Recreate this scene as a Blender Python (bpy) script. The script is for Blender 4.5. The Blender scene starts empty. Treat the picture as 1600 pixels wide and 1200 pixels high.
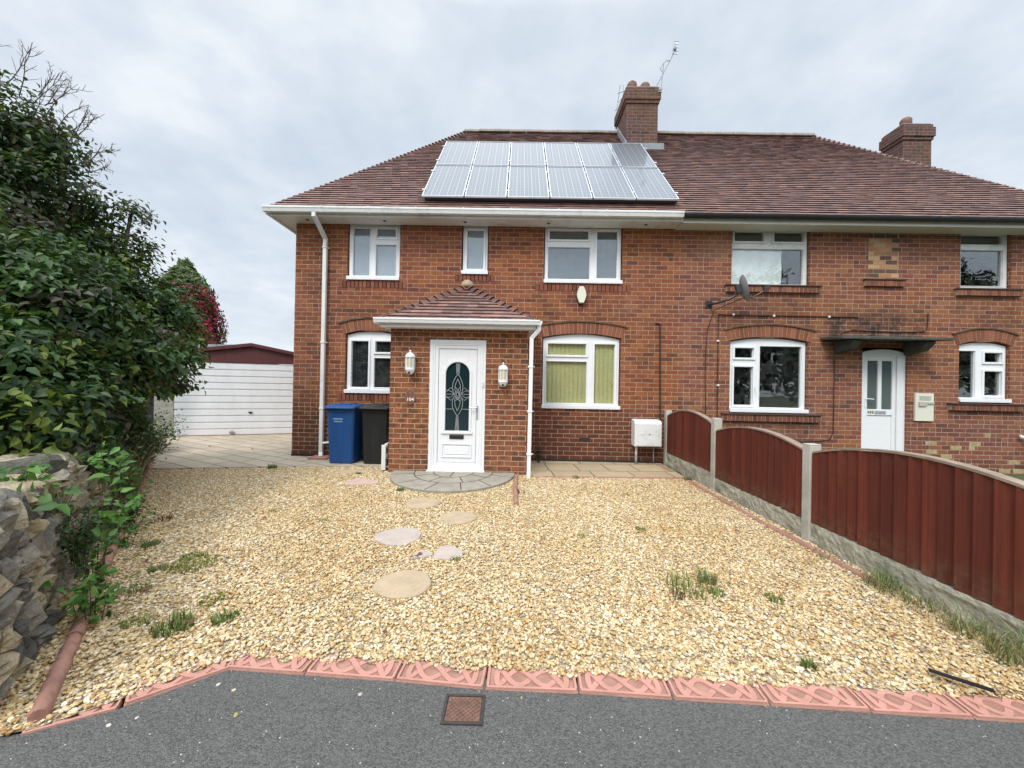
import bpy, math, random
import numpy as np
from mathutils import Vector, Matrix
R = math.radians
rng = random.Random(7)
nr = np.random.default_rng(11)
sc = bpy.context.scene
COL = sc.collection
WY = 7.3            # front wall plane of the houses
CAMZ = 1.45

# ------------------------------------------------------------------ camera
PIT, ROL, YAW, FOC = 0.004, 0.019, -0.010, 600.0
def cam_axes():
    f = Vector((math.sin(YAW)*math.cos(PIT), math.cos(YAW)*math.cos(PIT), math.sin(PIT)))
    r = Vector((math.cos(YAW), -math.sin(YAW), 0)); u = r.cross(f)
    return f, r*math.cos(ROL)+u*math.sin(ROL), u*math.cos(ROL)-r*math.sin(ROL)
cf, cr_, cu = cam_axes()
cam = bpy.data.objects.new('camera', bpy.data.cameras.new('camera')); COL.objects.link(cam)
m = Matrix((cr_, cu, -cf)).transposed().to_4x4(); m.translation = (0, 0, CAMZ)
cam.matrix_world = m
cam.data.sensor_width = 36; cam.data.lens = 36*FOC/1600; cam.data.clip_end = 2000; cam.data.clip_start = .05
sc.camera = cam
def at(px, py, Y=WY):
    "survey helper: the point of the vertical plane at distance Y seen at that place of the survey photo"
    d = cf*FOC + cr_*(px-800) + cu*(600-py)
    return Vector((d.x*Y/d.y, Y, CAMZ+d.z*Y/d.y))

# ------------------------------------------------------------------ node helpers
class NT:
    def __init__(s, tree): s.t = tree; s.n = tree.nodes; s.l = tree.links
    def node(s, typ, ins=None, **kw):
        n = s.n.new(typ)
        for k, v in kw.items(): setattr(n, k, v)
        for k, v in (ins or {}).items(): s.put(n.inputs[k], v)
        return n
    def put(s, sock, v):
        if isinstance(v, bpy.types.NodeSocket): s.l.new(v, sock)
        elif isinstance(v, bpy.types.Node): s.l.new(v.outputs[0], sock)
        else:
            if sock.type == 'RGBA' and len(v) == 3: v = (*v, 1)
            sock.default_value = v
    def m(s, op, a, b=0.0, c=0.0): 
        n = s.n.new('ShaderNodeMath'); n.operation = op
        s.put(n.inputs[0], a); s.put(n.inputs[1], b); s.put(n.inputs[2], c)
        return n.outputs[0]
    def mix(s, f, a, b, mode='MIX'):
        n = s.n.new('ShaderNodeMix'); n.data_type = 'RGBA'; n.blend_type = mode
        s.put(n.inputs[0], f); s.put(n.inputs[6], a); s.put(n.inputs[7], b)
        return n.outputs[2]
    def ramp(s, f, stops, interp='LINEAR'):
        n = s.n.new('ShaderNodeValToRGB'); n.color_ramp.interpolation = interp
        e = n.color_ramp.elements
        while len(e) < len(stops): e.new(1.0)
        for i, (p, c) in enumerate(stops):
            e[i].position = p; e[i].color = (*c, 1) if len(c) == 3 else c
        s.put(n.inputs[0], f); return n.outputs[0]
    def noise(s, scale, vec=None, detail=3, rough=.55, dim='3D'):
        n = s.n.new('ShaderNodeTexNoise'); n.inputs['Scale'].default_value = scale
        n.inputs['Detail'].default_value = detail; n.inputs['Roughness'].default_value = rough
        if vec is not None: s.put(n.inputs['Vector'], vec)
        return n.outputs[0]
    def rmap(s, v, a, b, c=0., d=1.):
        n = s.n.new('ShaderNodeMapRange'); 
        for i, x in enumerate((v, a, b, c, d)): s.put(n.inputs[i], x)
        return n.outputs[0]
    def bump(s, h, dist=.01, strength=1., normal=None):
        n = s.n.new('ShaderNodeBump'); s.put(n.inputs['Height'], h)
        n.inputs['Distance'].default_value = dist; n.inputs['Strength'].default_value = strength
        if normal is not None: s.put(n.inputs['Normal'], normal)
        return n.outputs[0]
def new_mat(name):
    mt = bpy.data.materials.new(name); mt.use_nodes = True
    N = NT(mt.node_tree); b = mt.node_tree.nodes['Principled BSDF']
    return mt, N, b
def wpos(N): return N.node('ShaderNodeNewGeometry').outputs['Position']
def plain(name, col, rough=.6, var=.12, scale=6, bump=.0, bscale=60, spec=.5, metal=0, dirt=None, stretch=None, col2=None):
    mt, N, b = new_mat(name)
    p = wpos(N)
    if stretch:
        mp = N.node('ShaderNodeMapping', {'Vector': p}); mp.inputs['Scale'].default_value = stretch; p = mp.outputs[0]
    n1 = N.noise(scale, p, 5, .65)
    c2 = col2 or tuple(max(0, c*(1-2.2*var)) for c in col)
    c = N.mix(N.rmap(n1, .3, .72), col, c2)
    n2 = N.noise(scale*9, p, 3)
    c = N.mix(N.rmap(n2, .35, .75, 0, var), c, tuple(x*.55 for x in col))
    if dirt: c = N.mix(N.rmap(N.noise(scale*.6, p, 6, .7), .52, .72, 0, .75), c, dirt)
    N.put(b.inputs['Base Color'], c)
    N.put(b.inputs['Roughness'], N.rmap(n1, .3, .7, max(.02, rough-.1), min(1, rough+.1)))
    b.inputs['Specular IOR Level'].default_value = spec; b.inputs['Metallic'].default_value = metal
    if bump: N.put(b.inputs['Normal'], N.bump(N.noise(bscale, p, 4), bump))
    return mt
def brick_mat(name, stops, mortar, L=.225, H=.0825, M=.0085, headers=True, offs=0., dark=None, patch=None, uneven=.5, wall=True, stains=(), soot=None, vertical=False):
    mt, N, b = new_mat(name)
    g = N.node('ShaderNodeNewGeometry'); p = g.outputs['Position']
    sp = N.node('ShaderNodeSeparateXYZ', {0: p}); sn = N.node('ShaderNodeSeparateXYZ', {0: g.outputs['True Normal']})
    side = N.m('GREATER_THAN', N.m('ABSOLUTE', sn.outputs[0]), .6)
    u = N.m('ADD', N.m('MULTIPLY', sp.outputs[0], N.m('SUBTRACT', 1., side)), N.m('MULTIPLY', sp.outputs[1], side))
    u = N.m('ADD', u, 50.+offs); v = sp.outputs[2]
    wob = N.m('MULTIPLY', N.m('SUBTRACT', N.noise(2.2, p, 2), .5), .012)
    v = N.m('ADD', v, N.m('ADD', wob, 10.))
    row = N.m('FLOOR', N.m('DIVIDE', v, H)); fv = N.m('SUBTRACT', v, N.m('MULTIPLY', row, H))
    Lr = L
    rowr = N.node('ShaderNodeTexWhiteNoise', {'W': row}, noise_dimensions='1D').outputs[0]
    sh = N.m('ADD', N.m('MULTIPLY', N.m('MODULO', row, 2.), L/2), N.m('MULTIPLY', rowr, .03*uneven))
    uu = N.m('DIVIDE', N.m('ADD', u, sh), Lr); colm = N.m('FLOOR', uu)
    fr_ = N.m('SUBTRACT', uu, colm)
    if headers:   # here and there a stretcher is replaced by two headers
        hh = N.m('LESS_THAN', N.node('ShaderNodeTexWhiteNoise', {'Vector': N.node('ShaderNodeCombineXYZ', {0: colm, 1: row, 2: 9.}).outputs[0]}).outputs[0], .13)
        half = N.m('MULTIPLY', hh, .5); up_ = N.m('MULTIPLY', hh, N.m('GREATER_THAN', fr_, .5))
        colm = N.m('ADD', colm, N.m('MULTIPLY', up_, .5)); fr_ = N.m('SUBTRACT', fr_, N.m('MULTIPLY', up_, .5))
        Lf = N.m('MULTIPLY', L, N.m('SUBTRACT', 1., half))
        fu = N.m('MULTIPLY', fr_, L); Lr = Lf
    else: fu = N.m('MULTIPLY', fr_, L)
    idv = N.node('ShaderNodeCombineXYZ', {0: colm, 1: row, 2: side})
    wn = N.node('ShaderNodeTexWhiteNoise', {'Vector': idv.outputs[0]}, noise_dimensions='3D')
    r1 = wn.outputs[0]; r2 = N.node('ShaderNodeSeparateColor', {0: wn.outputs[1]})
    d = N.m('MINIMUM', N.m('MINIMUM', fu, N.m('SUBTRACT', Lr, fu)), N.m('MINIMUM', fv, N.m('SUBTRACT', H, fv)))
    d = N.m('ADD', d, N.m('MULTIPLY', N.m('SUBTRACT', N.noise(45, p, 3), .5), .007*uneven*2))
    msk = N.rmap(d, M*.5-.0012, M*.5+.0022)
    c = N.ramp(r1, stops)
    fine = N.noise(38, p, 5, .7)
    c = N.mix(N.rmap(fine, .35, .75, 0, .6), c, N.mix(.75, c, (.03, .015, .012)))
    c = N.mix(N.rmap(N.noise(17, p, 4, .7), .5, .68, 0, .4), c, N.mix(.6, c, (.40, .19, .09)))
    c = N.mix(N.rmap(N.noise(.55, p, 4), .42, .62, 0, .75), c, N.mix(1., c, (1.18, 1.15, .72), 'MULTIPLY'))
    c = N.mix(N.rmap(N.noise(.8, N.node('ShaderNodeVectorMath', {0: p, 1: (9., 3., 5.)}, operation='ADD').outputs[0], 4), .48, .66, 0, .6), c, N.mix(1., c, (.80, .80, 1.1), 'MULTIPLY'))
    if patch:   # each brick carries a smoky patch of its own
        off = N.node('ShaderNodeVectorMath', {0: p, 1: N.node('ShaderNodeVectorMath', {0: wn.outputs[1], 1: (7., 7., 7.)}, operation='MULTIPLY').outputs[0]}, operation='ADD').outputs[0]
        c = N.mix(N.rmap(N.noise(9, off, 2), .48, .62, 0, .8), c, patch)
    if dark:    # lower courses are of a browner brick
        h0, h1, dc = dark
        hz = N.m('ADD', sp.outputs[2], N.m('MULTIPLY', N.m('SUBTRACT', r2.outputs[1], .5), .25))
        c = N.mix(N.rmap(hz, h0, h1, .8, 0), c, N.mix(.45, dc, N.mix(1., c, (.45, .35, .4), 'MULTIPLY')))
    if soot:
        c = N.mix(N.rmap(N.noise(1.6, p, 5, .7), .5, .75, 0, soot), c, (.035, .028, .03))
    st_ = None
    for sx0, sx1, sz0, sz1, amt in stains:      # grime with a place of its own on this wall
        q = N.m('MULTIPLY', N.m('MULTIPLY', N.rmap(sp.outputs[0], sx0, sx0+.3), N.rmap(sp.outputs[0], sx1, sx1-.3)), N.m('MULTIPLY', N.rmap(sp.outputs[2], sz0, sz0+.06), N.rmap(sp.outputs[2], sz1, sz1-.35)))
        q = N.m('MULTIPLY', N.m('MULTIPLY', q, amt), N.rmap(N.noise(3.5, p, 6, .7), .36, .58)); st_ = q if st_ is None else N.m('MAXIMUM', st_, q)
    if st_ is not None: c = N.mix(st_, c, (.03, .024, .02))
    mc = N.mix(N.noise(14, p, 4), mortar, tuple(x*.55 for x in mortar))
    eff = N.rmap(N.noise(1.3, p, 4, .6), .62, .8, 0, .35)
    c = N.mix(eff, c, N.mix(.5, c, mortar))
    if st_ is not None: mc = N.mix(N.m('MULTIPLY', st_, .8), mc, (.06, .05, .04))
    c = N.mix(msk, mc, c)
    N.put(b.inputs['Base Color'], c); b.inputs['Roughness'].default_value = .88; b.inputs['Specular IOR Level'].default_value = .25
    h = N.m('ADD', N.m('MULTIPLY', msk, .75), N.m('MULTIPLY', fine, .25))
    h = N.m('ADD', h, N.m('MULTIPLY', r2.outputs[0], .25))
    N.put(b.inputs['Normal'], N.bump(h, .008, .9))
    return mt
def attr_mat(name, rough=.6, spec=.4, bump=0, bscale=80, mult=1., var=.3, trans=0, vscale=14):
    mt, N, b = new_mat(name)
    c = N.node('ShaderNodeAttribute', attribute_name='col').outputs[0]
    p = wpos(N)
    c = N.mix(N.rmap(N.noise(vscale, p, 5, .7), .35, .75, 0, var), c, N.mix(.8, c, (.02, .018, .016)))
    N.put(b.inputs['Base Color'], c); b.inputs['Roughness'].default_value = rough; b.inputs['Specular IOR Level'].default_value = spec
    if bump: N.put(b.inputs['Normal'], N.bump(N.noise(bscale, p, 4), bump))
    if trans:
        out = N.n['Material Output']; tr = N.node('ShaderNodeBsdfTranslucent', {'Color': N.mix(1., c, (1.3, 1.5, .6), 'MULTIPLY')})
        mx = N.node('ShaderNodeMixShader', {0: trans, 1: b.outputs[0], 2: tr.outputs[0]}); N.l.new(mx.outputs[0], out.inputs[0])
    return mt
def glass_mat(name, tint=(.955, .975, .965), ior=1.75, rough=0.0, dirt=.06):
    mt, N, b = new_mat(name); N.n.remove(b); out = N.n['Material Output']
    tr = N.node('ShaderNodeBsdfTransparent', {'Color': tint})
    gl = N.node('ShaderNodeBsdfGlossy', {'Color': (.95, .97, 1.), 'Roughness': rough})
    p = wpos(N)
    N.put(gl.inputs['Normal'], N.bump(N.noise(1.6, p, 1), .012, .5))
    g = N.node('ShaderNodeNewGeometry'); dt = N.node('ShaderNodeVectorMath', {0: g.outputs['Incoming'], 1: g.outputs['Normal']}, operation='DOT_PRODUCT')
    f0 = ((ior-1)/(ior+1))**2; fr = N.m('ADD', f0, N.m('MULTIPLY', 1-f0, N.m('POWER', N.m('SUBTRACT', 1., N.m('ABSOLUTE', dt.outputs['Value'])), 5.)))
    mx = N.node('ShaderNodeMixShader', {0: fr, 1: tr.outputs[0], 2: gl.outputs[0]})
    df = N.node('ShaderNodeBsdfDiffuse', {'Color': (.5, .52, .5)})
    m2 = N.node('ShaderNodeMixShader', {0: N.rmap(N.noise(5, p, 6, .7), .45, .8, 0, dirt), 1: mx.outputs[0], 2: df.outputs[0]})
    N.l.new(m2.outputs[0], out.inputs[0]); return mt

M = {}
RED = [(0., (.14, .05, .035)), (.07, (.20, .062, .038)), (.3, (.255, .078, .041)), (.6, (.295, .095, .045)), (.85, (.335, .118, .052)), (.95, (.235, .07, .042)), (1., (.13, .05, .04))]
M['brick'] = brick_mat('house_brick', RED, (.54, .40, .28), stains=((-3.6, -2.0, 2.6, 3.4, .35), (.2, 2.2, 2.7, 3.4, .35), (-1.3, -.3, 3.0, 3.6, .3), (-4.3, -3.4, 0, 4.6, .3), (-4.3, 3.1, -.1, .55, .45), (2.1, 2.9, 1.0, 3.6, .2)), dark=(.85, 1.15, (.10, .042, .026)), offs=.03)
M['brick2'] = brick_mat('house_brick_right', [(p_, (c_[0]*.96, c_[1]*1.1, c_[2]*1.3)) for p_, c_ in RED], (.54, .42, .32), offs=.03, stains=((5.7, 7.8, 2.4, 3.1, .95), (3.8, 5.8, 2.6, 3.4, .4), (8.1, 9.6, 2.6, 3.4, .4), (3.8, 5.8, .0, 1.0, .4)), dark=(.0, .35, (.15, .07, .05)))
M['porch_brick'] = brick_mat('porch_brick', [(0, (.27, .09, .045)), (.5, (.32, .115, .055)), (1, (.22, .075, .042))], (.60, .42, .27), headers=False, patch=(.085, .05, .035), uneven=.15, M=.011)
M['chim_brick'] = brick_mat('chimney_brick', [(0, (.07, .042, .04)), (.5, (.15, .07, .052)), (1, (.11, .062, .052))], (.25, .23, .215), soot=.8)
M['infill_brick'] = brick_mat('infill_brick', [(0, (.12, .07, .055)), (.30, (.13, .075, .06)), (.36, (.52, .27, .14)), (.6, (.42, .19, .10)), (.8, (.56, .32, .17)), (1, (.55, .36, .2))], (.5, .40, .29), headers=False, uneven=.3)
M['soldier'] = attr_mat('soldier_brick', .88, .25, .004, 90, var=.5, vscale=30)
M['mortar'] = plain('mortar', (.42, .33, .25), .9, bump=.003, bscale=120)
M['upvc'] = plain('white_upvc', (.82, .83, .84), .28, .02, 3, spec=.5)
M['upvc_old'] = plain('weathered_white_plastic', (.76, .77, .75), .35, .05, 5, spec=.5, dirt=(.42, .42, .36))
M['soffit'] = plain('cream_soffit', (.66, .64, .56), .5, .05, 4)
M['black_plastic'] = plain('black_plastic', (.018, .019, .022), .4, .1, 8, spec=.5)
M['glass'] = glass_mat('window_glass')
M['glass_dark'] = glass_mat('dark_glass', (.25, .33, .33), 1.5, 0.0, .1)
M['room'] = plain('room_plaster', (.30, .30, .28), .9, .05)
M['blind_yellow'] = plain('yellow_green_blind', (.60, .56, .27), .8, .03, 3, stretch=(30, 1, .3))
M['blind_white'] = plain('pale_blind', (.26, .31, .36), .7, .03, 4)
M['foil'] = plain('white_foil', (.80, .82, .81), .55, .03, 9, bump=.006, bscale=22, spec=.4)
M['tile'] = attr_mat('clay_tile', .6, .5, .003, 60, var=.5, vscale=5)
M['roof_felt'] = plain('roof_base', (.06, .04, .035), .95)
M['ridge'] = plain('ridge_mortar', (.32, .27, .23), .9, .2, 9, bump=.006, bscale=40)
M['lead'] = plain('lead_flashing', (.25, .28, .30), .5, .15, 6, bump=.004, bscale=15)
M['alu'] = plain('aluminium', (.62, .64, .66), .35, .05, 5, metal=.6)
M['dark_metal'] = plain('dark_metal', (.03, .03, .035), .45, .1, 5)
M['grey_metal'] = plain('grey_metal', (.27, .29, .30), .45, .1, 8, bump=.001)
M['pot'] = plain('chimney_pot_clay', (.24, .13, .10), .85, .2, 8)
M['mosscrete'] = plain('mossy_concrete', (.10, .10, .085), .95, .25, 5, bump=.012, bscale=25, dirt=(.03, .032, .026))
M['concrete'] = plain('post_concrete', (.50, .48, .42), .9, .1, 4, bump=.003, bscale=90, dirt=(.28, .27, .22))
M['gravelboard'] = plain('rockface_concrete', (.50, .47, .37), .92, .25, 6, bump=.02, bscale=18, dirt=(.13, .15, .09))
M['terracotta'] = plain('terracotta_edging', (.44, .225, .165), .88, .2, 9, bump=.006, bscale=45, dirt=(.20, .14, .09))
M['celtic'] = plain('pink_concrete', (.55, .275, .215), .88, .10, 7, bump=.003, bscale=90, dirt=(.40, .22, .16))
M['celtic_base'] = plain('worn_pink_concrete', (.42, .225, .17), .9, .2, 9, bump=.004, bscale=60, dirt=(.30, .20, .13))
M['celtic_dirt'] = plain('dirty_pink_concrete', (.34, .21, .15), .9, .25, 8, bump=.004, bscale=60)
M['stone_tan'] = plain('tan_concrete_stone', (.50, .385, .25), .9, .12, 7, bump=.004, bscale=50, dirt=(.30, .23, .15))
M['stone_pink'] = plain('pinkish_white_stone', (.50, .42, .36), .9, .1, 9, bump=.006, bscale=50, dirt=(.42, .33, .27))
M['stone_rose'] = plain('rose_stone', (.56, .40, .32), .9, .1, 9, bump=.005, bscale=50)
M['rust'] = plain('rusty_iron', (.22, .115, .08), .7, .25, 30, bump=.002, bscale=120)
M['blue_bin'] = plain('blue_bin_plastic', (.010, .075, .26), .5, .18, 3, spec=.45, bump=.002, bscale=60, stretch=(3, 3, .6), dirt=(.03, .10, .24))
M['black_bin'] = plain('black_bin_plastic', (.014, .016, .018), .5, .18, 3, spec=.45, bump=.002, bscale=60, stretch=(3, 3, .6), dirt=(.035, .035, .035))
M['letter'] = plain('pale_letter_paint', (.28, .42, .58), .6, .2, 30)
M['cream_plastic'] = plain('cream_plastic', (.74, .72, .60), .4, .04, 5)
M['plaque'] = plain('brown_plaque', (.22, .085, .05), .5, .1, 20)
M['frosted'] = plain('lantern_glass', (.60, .56, .40), .3, .06, 12)
def timber():
    mt, N, b = new_mat('red_stained_timber'); c = N.node('ShaderNodeAttribute', attribute_name='col').outputs[0]; p = wpos(N)
    mp = N.node('ShaderNodeMapping', {'Vector': p}); mp.inputs['Scale'].default_value = (30, 60, 1.6); gr = N.noise(1., mp.outputs[0], 5, .7)
    c = N.mix(N.rmap(gr, .35, .7, 0, .65), c, N.mix(.7, c, (.012, .006, .005)))
    c = N.mix(N.rmap(N.noise(2.2, p, 5, .7), .52, .75, 0, .5), c, N.mix(.35, c, (.20, .09, .055)))
    z = N.node('ShaderNodeSeparateXYZ', {0: p}).outputs[2]
    v = N.node('ShaderNodeTexVoronoi', {'Vector': N.node('ShaderNodeMapping', {'Vector': p, 'Scale': (1., 9., 3.)}).outputs[0]}); v.inputs['Scale'].default_value = 1.
    c = N.mix(N.rmap(v.outputs[0], .05, .02, 0, .8), c, (.015, .006, .004))
    c = N.mix(N.m('MULTIPLY', N.rmap(z, .42, .22, 0, .6), N.rmap(N.noise(14, p, 5, .7), .4, .65)), c, (.13, .085, .05))
    N.put(b.inputs['Base Color'], c); b.inputs['Roughness'].default_value = .75; b.inputs['Specular IOR Level'].default_value = .3
    N.put(b.inputs['Normal'], N.bump(gr, .003)); return mt
M['wood_red'] = timber()
M['wood_cap'] = plain('bleached_timber', (.34, .26, .19), .85, .2, 8)
M['garage_wood'] = plain('dark_red_timber', (.11, .022, .022), .6, .2, 3, stretch=(14, 14, .5))
M['garage_roof'] = plain('brown_felt_roof', (.09, .045, .04), .9, .2, 3, bump=.005)
M['garage_block'] = plain('pebble_block', (.40, .38, .32), .9, .15, 8, bump=.02, bscale=14)
M['leaf'] = attr_mat('leaf', .5, .35, 0, var=.1, trans=.25)
M['bark'] = plain('bark', (.10, .075, .055), .9, .25, 10, bump=.01, bscale=30)
M['twig'] = plain('grey_twig', (.17, .145, .13), .9, .2, 10)
M['stem_green'] = plain('green_stem', (.10, .10, .04), .8, .2, 9)
M['straw'] = plain('dry_stem', (.30, .21, .10), .9, .2, 10)
M['wall_stone'] = attr_mat('dry_stone', .92, .25, .03, 22, var=.75, vscale=14)
M['soil'] = plain('dark_soil', (.045, .035, .024), .95, .25, 6, bump=.02, bscale=30)
M['cable'] = plain('brown_cable', (.05, .025, .018), .6, .1, 9)
M['yellow_paint'] = plain('pale_yellow_paint', (.50, .40, .20), .9, .25, 14, bump=.004, bscale=60)

def flag_mat(name, c1, c2, joint, sx, sy, ang=0, jw=.012):
    mt, N, b = new_mat(name); p = wpos(N)
    mp = N.node('ShaderNodeMapping', {'Vector': p}); mp.inputs['Rotation'].default_value = (0, 0, ang)
    n = N.node('ShaderNodeTexBrick', {'Vector': mp.outputs[0], 'Scale': 1., 'Mortar Size': jw, 'Mortar Smooth': .3, 'Brick Width': sx, 'Row Height': sy, 'Color1': (*c1, 1), 'Color2': (*c2, 1), 'Mortar': (*joint, 1)})
    n.offset = .37; n.squash = 1.25
    c = N.mix(N.rmap(N.noise(5, p, 6, .7), .35, .75, 0, .6), n.outputs[0], tuple(x*.55 for x in c1))
    N.put(b.inputs['Base Color'], c); b.inputs['Roughness'].default_value = .85
    N.put(b.inputs['Normal'], N.bump(N.m('ADD', N.m('MULTIPLY', n.outputs[1], -1.), N.m('MULTIPLY', N.noise(9, p, 6, .65), .8)), .012, .8))
    return mt
M['flags'] = flag_mat('grey_brown_flags', (.50, .42, .31), (.40, .335, .245), (.13, .10, .07), .62, .31, R(27))
M['flags2'] = flag_mat('tan_flags', (.48, .375, .23), (.40, .31, .19), (.12, .09, .06), .52, .58, R(-4))
M['step'] = plain('grey_patio_stone', (.36, .325, .26), .85, .14, 7, bump=.006, bscale=18, dirt=(.17, .16, .13))
def tarmac_mat():
    mt, N, b = new_mat('tarmac'); p = wpos(N)
    v = N.node('ShaderNodeTexVoronoi', {'Vector': p, 'Scale': 150.}); v2 = N.node('ShaderNodeTexVoronoi', {'Vector': p, 'Scale': 95.})
    c = N.mix(N.noise(1.3, p, 5, .6), (.120, .117, .108), (.170, .166, .153)); c = N.mix(N.rmap(N.noise(.7, p, 6, .7), .5, .7, 0, .35), c, (.085, .083, .078)); c = N.mix(N.rmap(N.noise(4.5, p, 6, .75), .60, .72, 0, .35), c, (.20, .19, .165))
    s1 = N.node('ShaderNodeSeparateColor', {0: v.outputs[1]}); s2 = N.node('ShaderNodeSeparateColor', {0: v2.outputs[1]})
    c = N.mix(N.rmap(s1.outputs[0], .0, 1., 0, .65), c, (.026, .027, .028))
    c = N.mix(N.m('MULTIPLY', N.rmap(s1.outputs[1], .80, .9, 0, .6), N.rmap(v.outputs[0], .35, .2)), c, (.30, .30, .29))
    c = N.mix(N.m('MULTIPLY', N.m('GREATER_THAN', s2.outputs[0], .988), N.rmap(v2.outputs[0], .34, .22)), c, (.62, .60, .56))
    N.put(b.inputs['Base Color'], c); b.inputs['Roughness'].default_value = .8; b.inputs['Specular IOR Level'].default_value = .4
    N.put(b.inputs['Normal'], N.bump(N.m('ADD', N.m('MULTIPLY', v.outputs[0], -1.), N.noise(70, p, 4)), .006, .9)); return mt
M['tarmac'] = tarmac_mat()
STONE_STOPS = [(0, (.62, .52, .34)), (.13, (.46, .32, .16)), (.23, (.70, .61, .43)), (.36, (.58, .43, .23)), (.47, (.74, .67, .52)), (.59, (.50, .38, .21)), (.68, (.66, .53, .32)), (.76, (.34, .28, .22)), (.81, (.55, .50, .42)), (.86, (.40, .25, .13)), (.90, (.84, .81, .74)), (.96, (.44, .41, .36))]
def gravel_base_mat():
    mt, N, b = new_mat('gravel_bed'); p = wpos(N)
    v = N.node('ShaderNodeTexVoronoi', {'Vector': p, 'Scale': 75.}); s = N.node('ShaderNodeSeparateColor', {0: v.outputs[1]})
    c = N.ramp(s.outputs[0], [(a, tuple(x*1.0 for x in cc)) for a, cc in STONE_STOPS], 'CONSTANT')
    c = N.mix(N.rmap(v.outputs[0], .3, .7, 0, .7), c, (.24, .18, .11))
    N.put(b.inputs['Base Color'], c); b.inputs['Roughness'].default_value = .9
    N.put(b.inputs['Normal'], N.bump(N.m('MULTIPLY', v.outputs[0], -1.), .01)); return mt
def pebble_mat():
    mt, N, b = new_mat('pebble'); oi = N.node('ShaderNodeObjectInfo'); p = wpos(N)
    c = N.ramp(oi.outputs['Random'], STONE_STOPS, 'CONSTANT')
    c = N.mix(N.rmap(N.noise(110, p, 3), .35, .7, 0, .4), c, N.mix(1., c, (.75, .6, .42), 'MULTIPLY'))
    c = N.mix(1., c, (.97, .93, .84), 'MULTIPLY')
    c = N.mix(N.rmap(N.noise(.8, p, 4, .6), .42, .66, 0, .7), c, N.mix(1., c, (.84, .74, .56), 'MULTIPLY'))
    c = N.mix(N.rmap(N.noise(1.9, p, 4, .65), .60, .75, 0, .7), c, N.mix(1., c, (.62, .58, .48), 'MULTIPLY'))
    N.put(b.inputs['Base Color'], c); b.inputs['Roughness'].default_value = .6; b.inputs['Specular IOR Level'].default_value = .35
    return mt
M['gravel_bed'] = gravel_base_mat(); M['pebble'] = pebble_mat()
def grass_ground():
    return plain('lawn_soil', (.09, .12, .035), .95, .25, 3, bump=.03, bscale=30, col2=(.06, .055, .03))
M['lawn'] = grass_ground()
def cell_mat():
    mt, N, b = new_mat('solar_cells')
    tc = N.node('ShaderNodeTexCoord'); sp = N.node('ShaderNodeSeparateXYZ', {0: tc.outputs['UV']})
    def line(v, n, w):
        f = N.m('FRACT', N.m('MULTIPLY', v, float(n))); d = N.m('MINIMUM', f, N.m('SUBTRACT', 1., f)); return N.m('LESS_THAN', d, w)
    lx = line(sp.outputs[0], 5, .035); ly = line(sp.outputs[1], 11, .025); bus = line(N.m('ADD', sp.outputs[0], .1), 10, .05)
    c = N.mix(N.noise(2., wpos(N), 4), (.06, .072, .09), (.085, .10, .115))
    c = N.mix(N.m('MULTIPLY', bus, .45), c, (.32, .345, .36))
    c = N.mix(N.m('MAXIMUM', lx, N.m('MULTIPLY', ly, .4)), c, (.28, .30, .32))
    N.put(b.inputs['Base Color'], c); b.inputs['Roughness'].default_value = .35; b.inputs['Specular IOR Level'].default_value = .7
    b.inputs['Coat Weight'].default_value = .45; b.inputs['Coat Roughness'].default_value = .05; b.inputs['Coat IOR'].default_value = 1.5
    return mt
M['cells'] = cell_mat()
def wavydoor():
    return plain('white_garage_door', (.80, .81, .82), .4, .02, 3, bump=.0015, bscale=180)
M['garage_door'] = plain('white_garage_door', (.78, .79, .80), .4, .06, 1.2, bump=.003, bscale=60, dirt=(.62, .61, .57), stretch=(2, 2, .5))

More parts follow.
